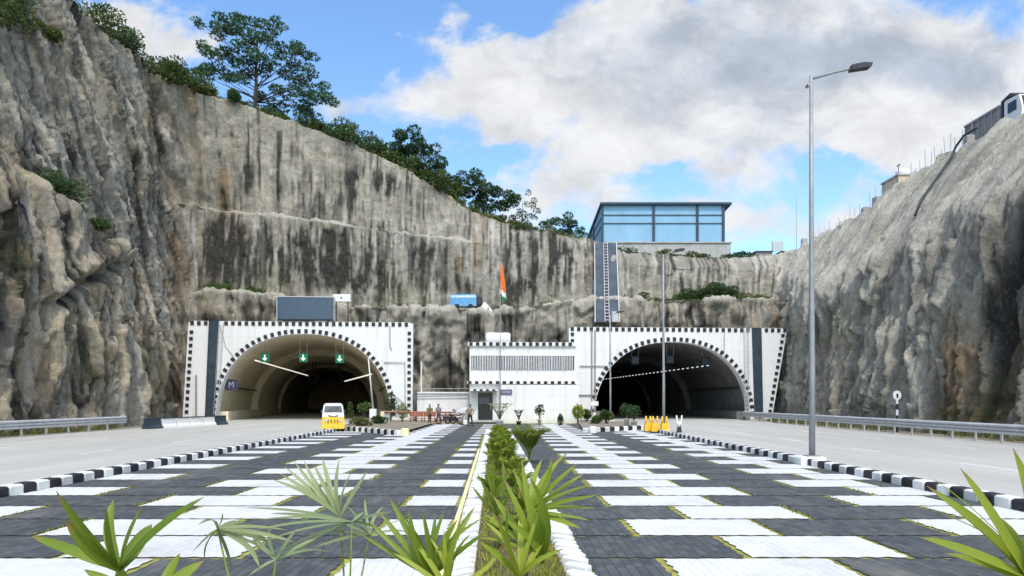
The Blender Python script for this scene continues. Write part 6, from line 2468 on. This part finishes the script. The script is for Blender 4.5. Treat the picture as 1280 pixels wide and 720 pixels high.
cov = N.ramp(dd, 0.34, 1.0)
thick = N.ramp(N.math('ADD', total([(900, 70, 240, 60, 0.6), (1150, 70, 200, 70, 0.55), (800, 165, 90, 45, 0.45), (640, 60, 60, 30, 0.25), (560, 130, 90, 50, -0.4), (760, 60, 60, 30, -0.2), (1170, 160, 80, 40, -0.4)]), N.math('MULTIPLY', N.math('SUBTRACT', N.noise(uv, 7.0, 8, 0.6, 0.3), 0.47), 2.8)), 0.0, 1.1)
ccol = N.mix(thick, (5.7, 5.8, 5.95), (3.3, 3.75, 4.5))
tex9 = N.ramp(N.noise(uv, 11.0, 8, 0.62, 0.4), 0.3, 0.7, 0.84, 1.06)
cs9 = N.n('ShaderNodeVectorMath', operation='SCALE')
N.l(ccol, cs9.inputs[0])
N.l(tex9, cs9.inputs['Scale'])
ccol = cs9.outputs[0]
hsv = N.n('ShaderNodeHueSaturation')
N.l(sky.outputs[0], hsv.inputs['Color'])
hsv.inputs['Saturation'].default_value = 1.12
hsv.inputs['Value'].default_value = 1.95
blue = N.mix(1.0, hsv.outputs[0], (0.90, 0.93, 0.94), 'MULTIPLY')
mixed = N.mix(cov, blue, ccol)
# sky round the sun, behind the camera, brightened and warmed as added fill light
sd = N.n('ShaderNodeVectorMath', operation='DOT_PRODUCT')
N.l(tc.outputs['Generated'], sd.inputs[0])
sd.inputs[1].default_value = (math.sin(SUN_AZ) * math.cos(SUN_EL), math.cos(SUN_AZ) * math.cos(SUN_EL), math.sin(SUN_EL))
sky_boost = N.ramp(sd.outputs['Value'], 0.45, 1.0, 1.0, 2.7)
wm = N.mix(N.ramp(sd.outputs['Value'], 0.3, 0.9), mixed, (1.12, 1.0, 0.80), 'MULTIPLY')
gl = N.n('ShaderNodeVectorMath', operation='SCALE')
N.l(wm, gl.inputs[0])
N.l(sky_boost, gl.inputs['Scale'])
mixed = gl.outputs[0]
N.l(mixed, bg.inputs['Color'])

sl = bpy.data.lights.new('sun', 'SUN')
sl.energy = 2.5
sl.angle = R(1.5)
sl.color = (1.0, 0.93, 0.81)
so = bpy.data.objects.new('sun', sl)
COL.objects.link(so)
dirv = Vector((math.sin(SUN_AZ) * math.cos(SUN_EL), math.cos(SUN_AZ) * math.cos(SUN_EL), math.sin(SUN_EL)))
so.rotation_euler = dirv.to_track_quat('Z', 'Y').to_euler()
so.location = (0, 0, 60)

cam = bpy.data.cameras.new('camera')
cam.sensor_width = 36.0
cam.lens = 36.0 * F / 1280.0
cam.shift_x = (640 - VX) / 1280.0
cam.shift_y = (VY - 360) / 1280.0
cam.clip_start = 0.05
cam.clip_end = 4000
co = bpy.data.objects.new('camera', cam)
COL.objects.link(co)
co.location = (0, 0, HC)
co.rotation_euler = (R(90), 0, 0)
sc.camera = co

vs_ = sc.view_settings
vs_.view_transform = 'Standard'
vs_.look = 'None'
vs_.exposure = 0.04
vs_.gamma = 1.0
vs_.use_curve_mapping = False
sc.cycles.use_denoising = True
sc.cycles.max_bounces = 6
sc.cycles.diffuse_bounces = 3
sc.cycles.transmission_bounces = 2
sc.cycles.caustics_reflective = False
sc.cycles.caustics_refractive = False
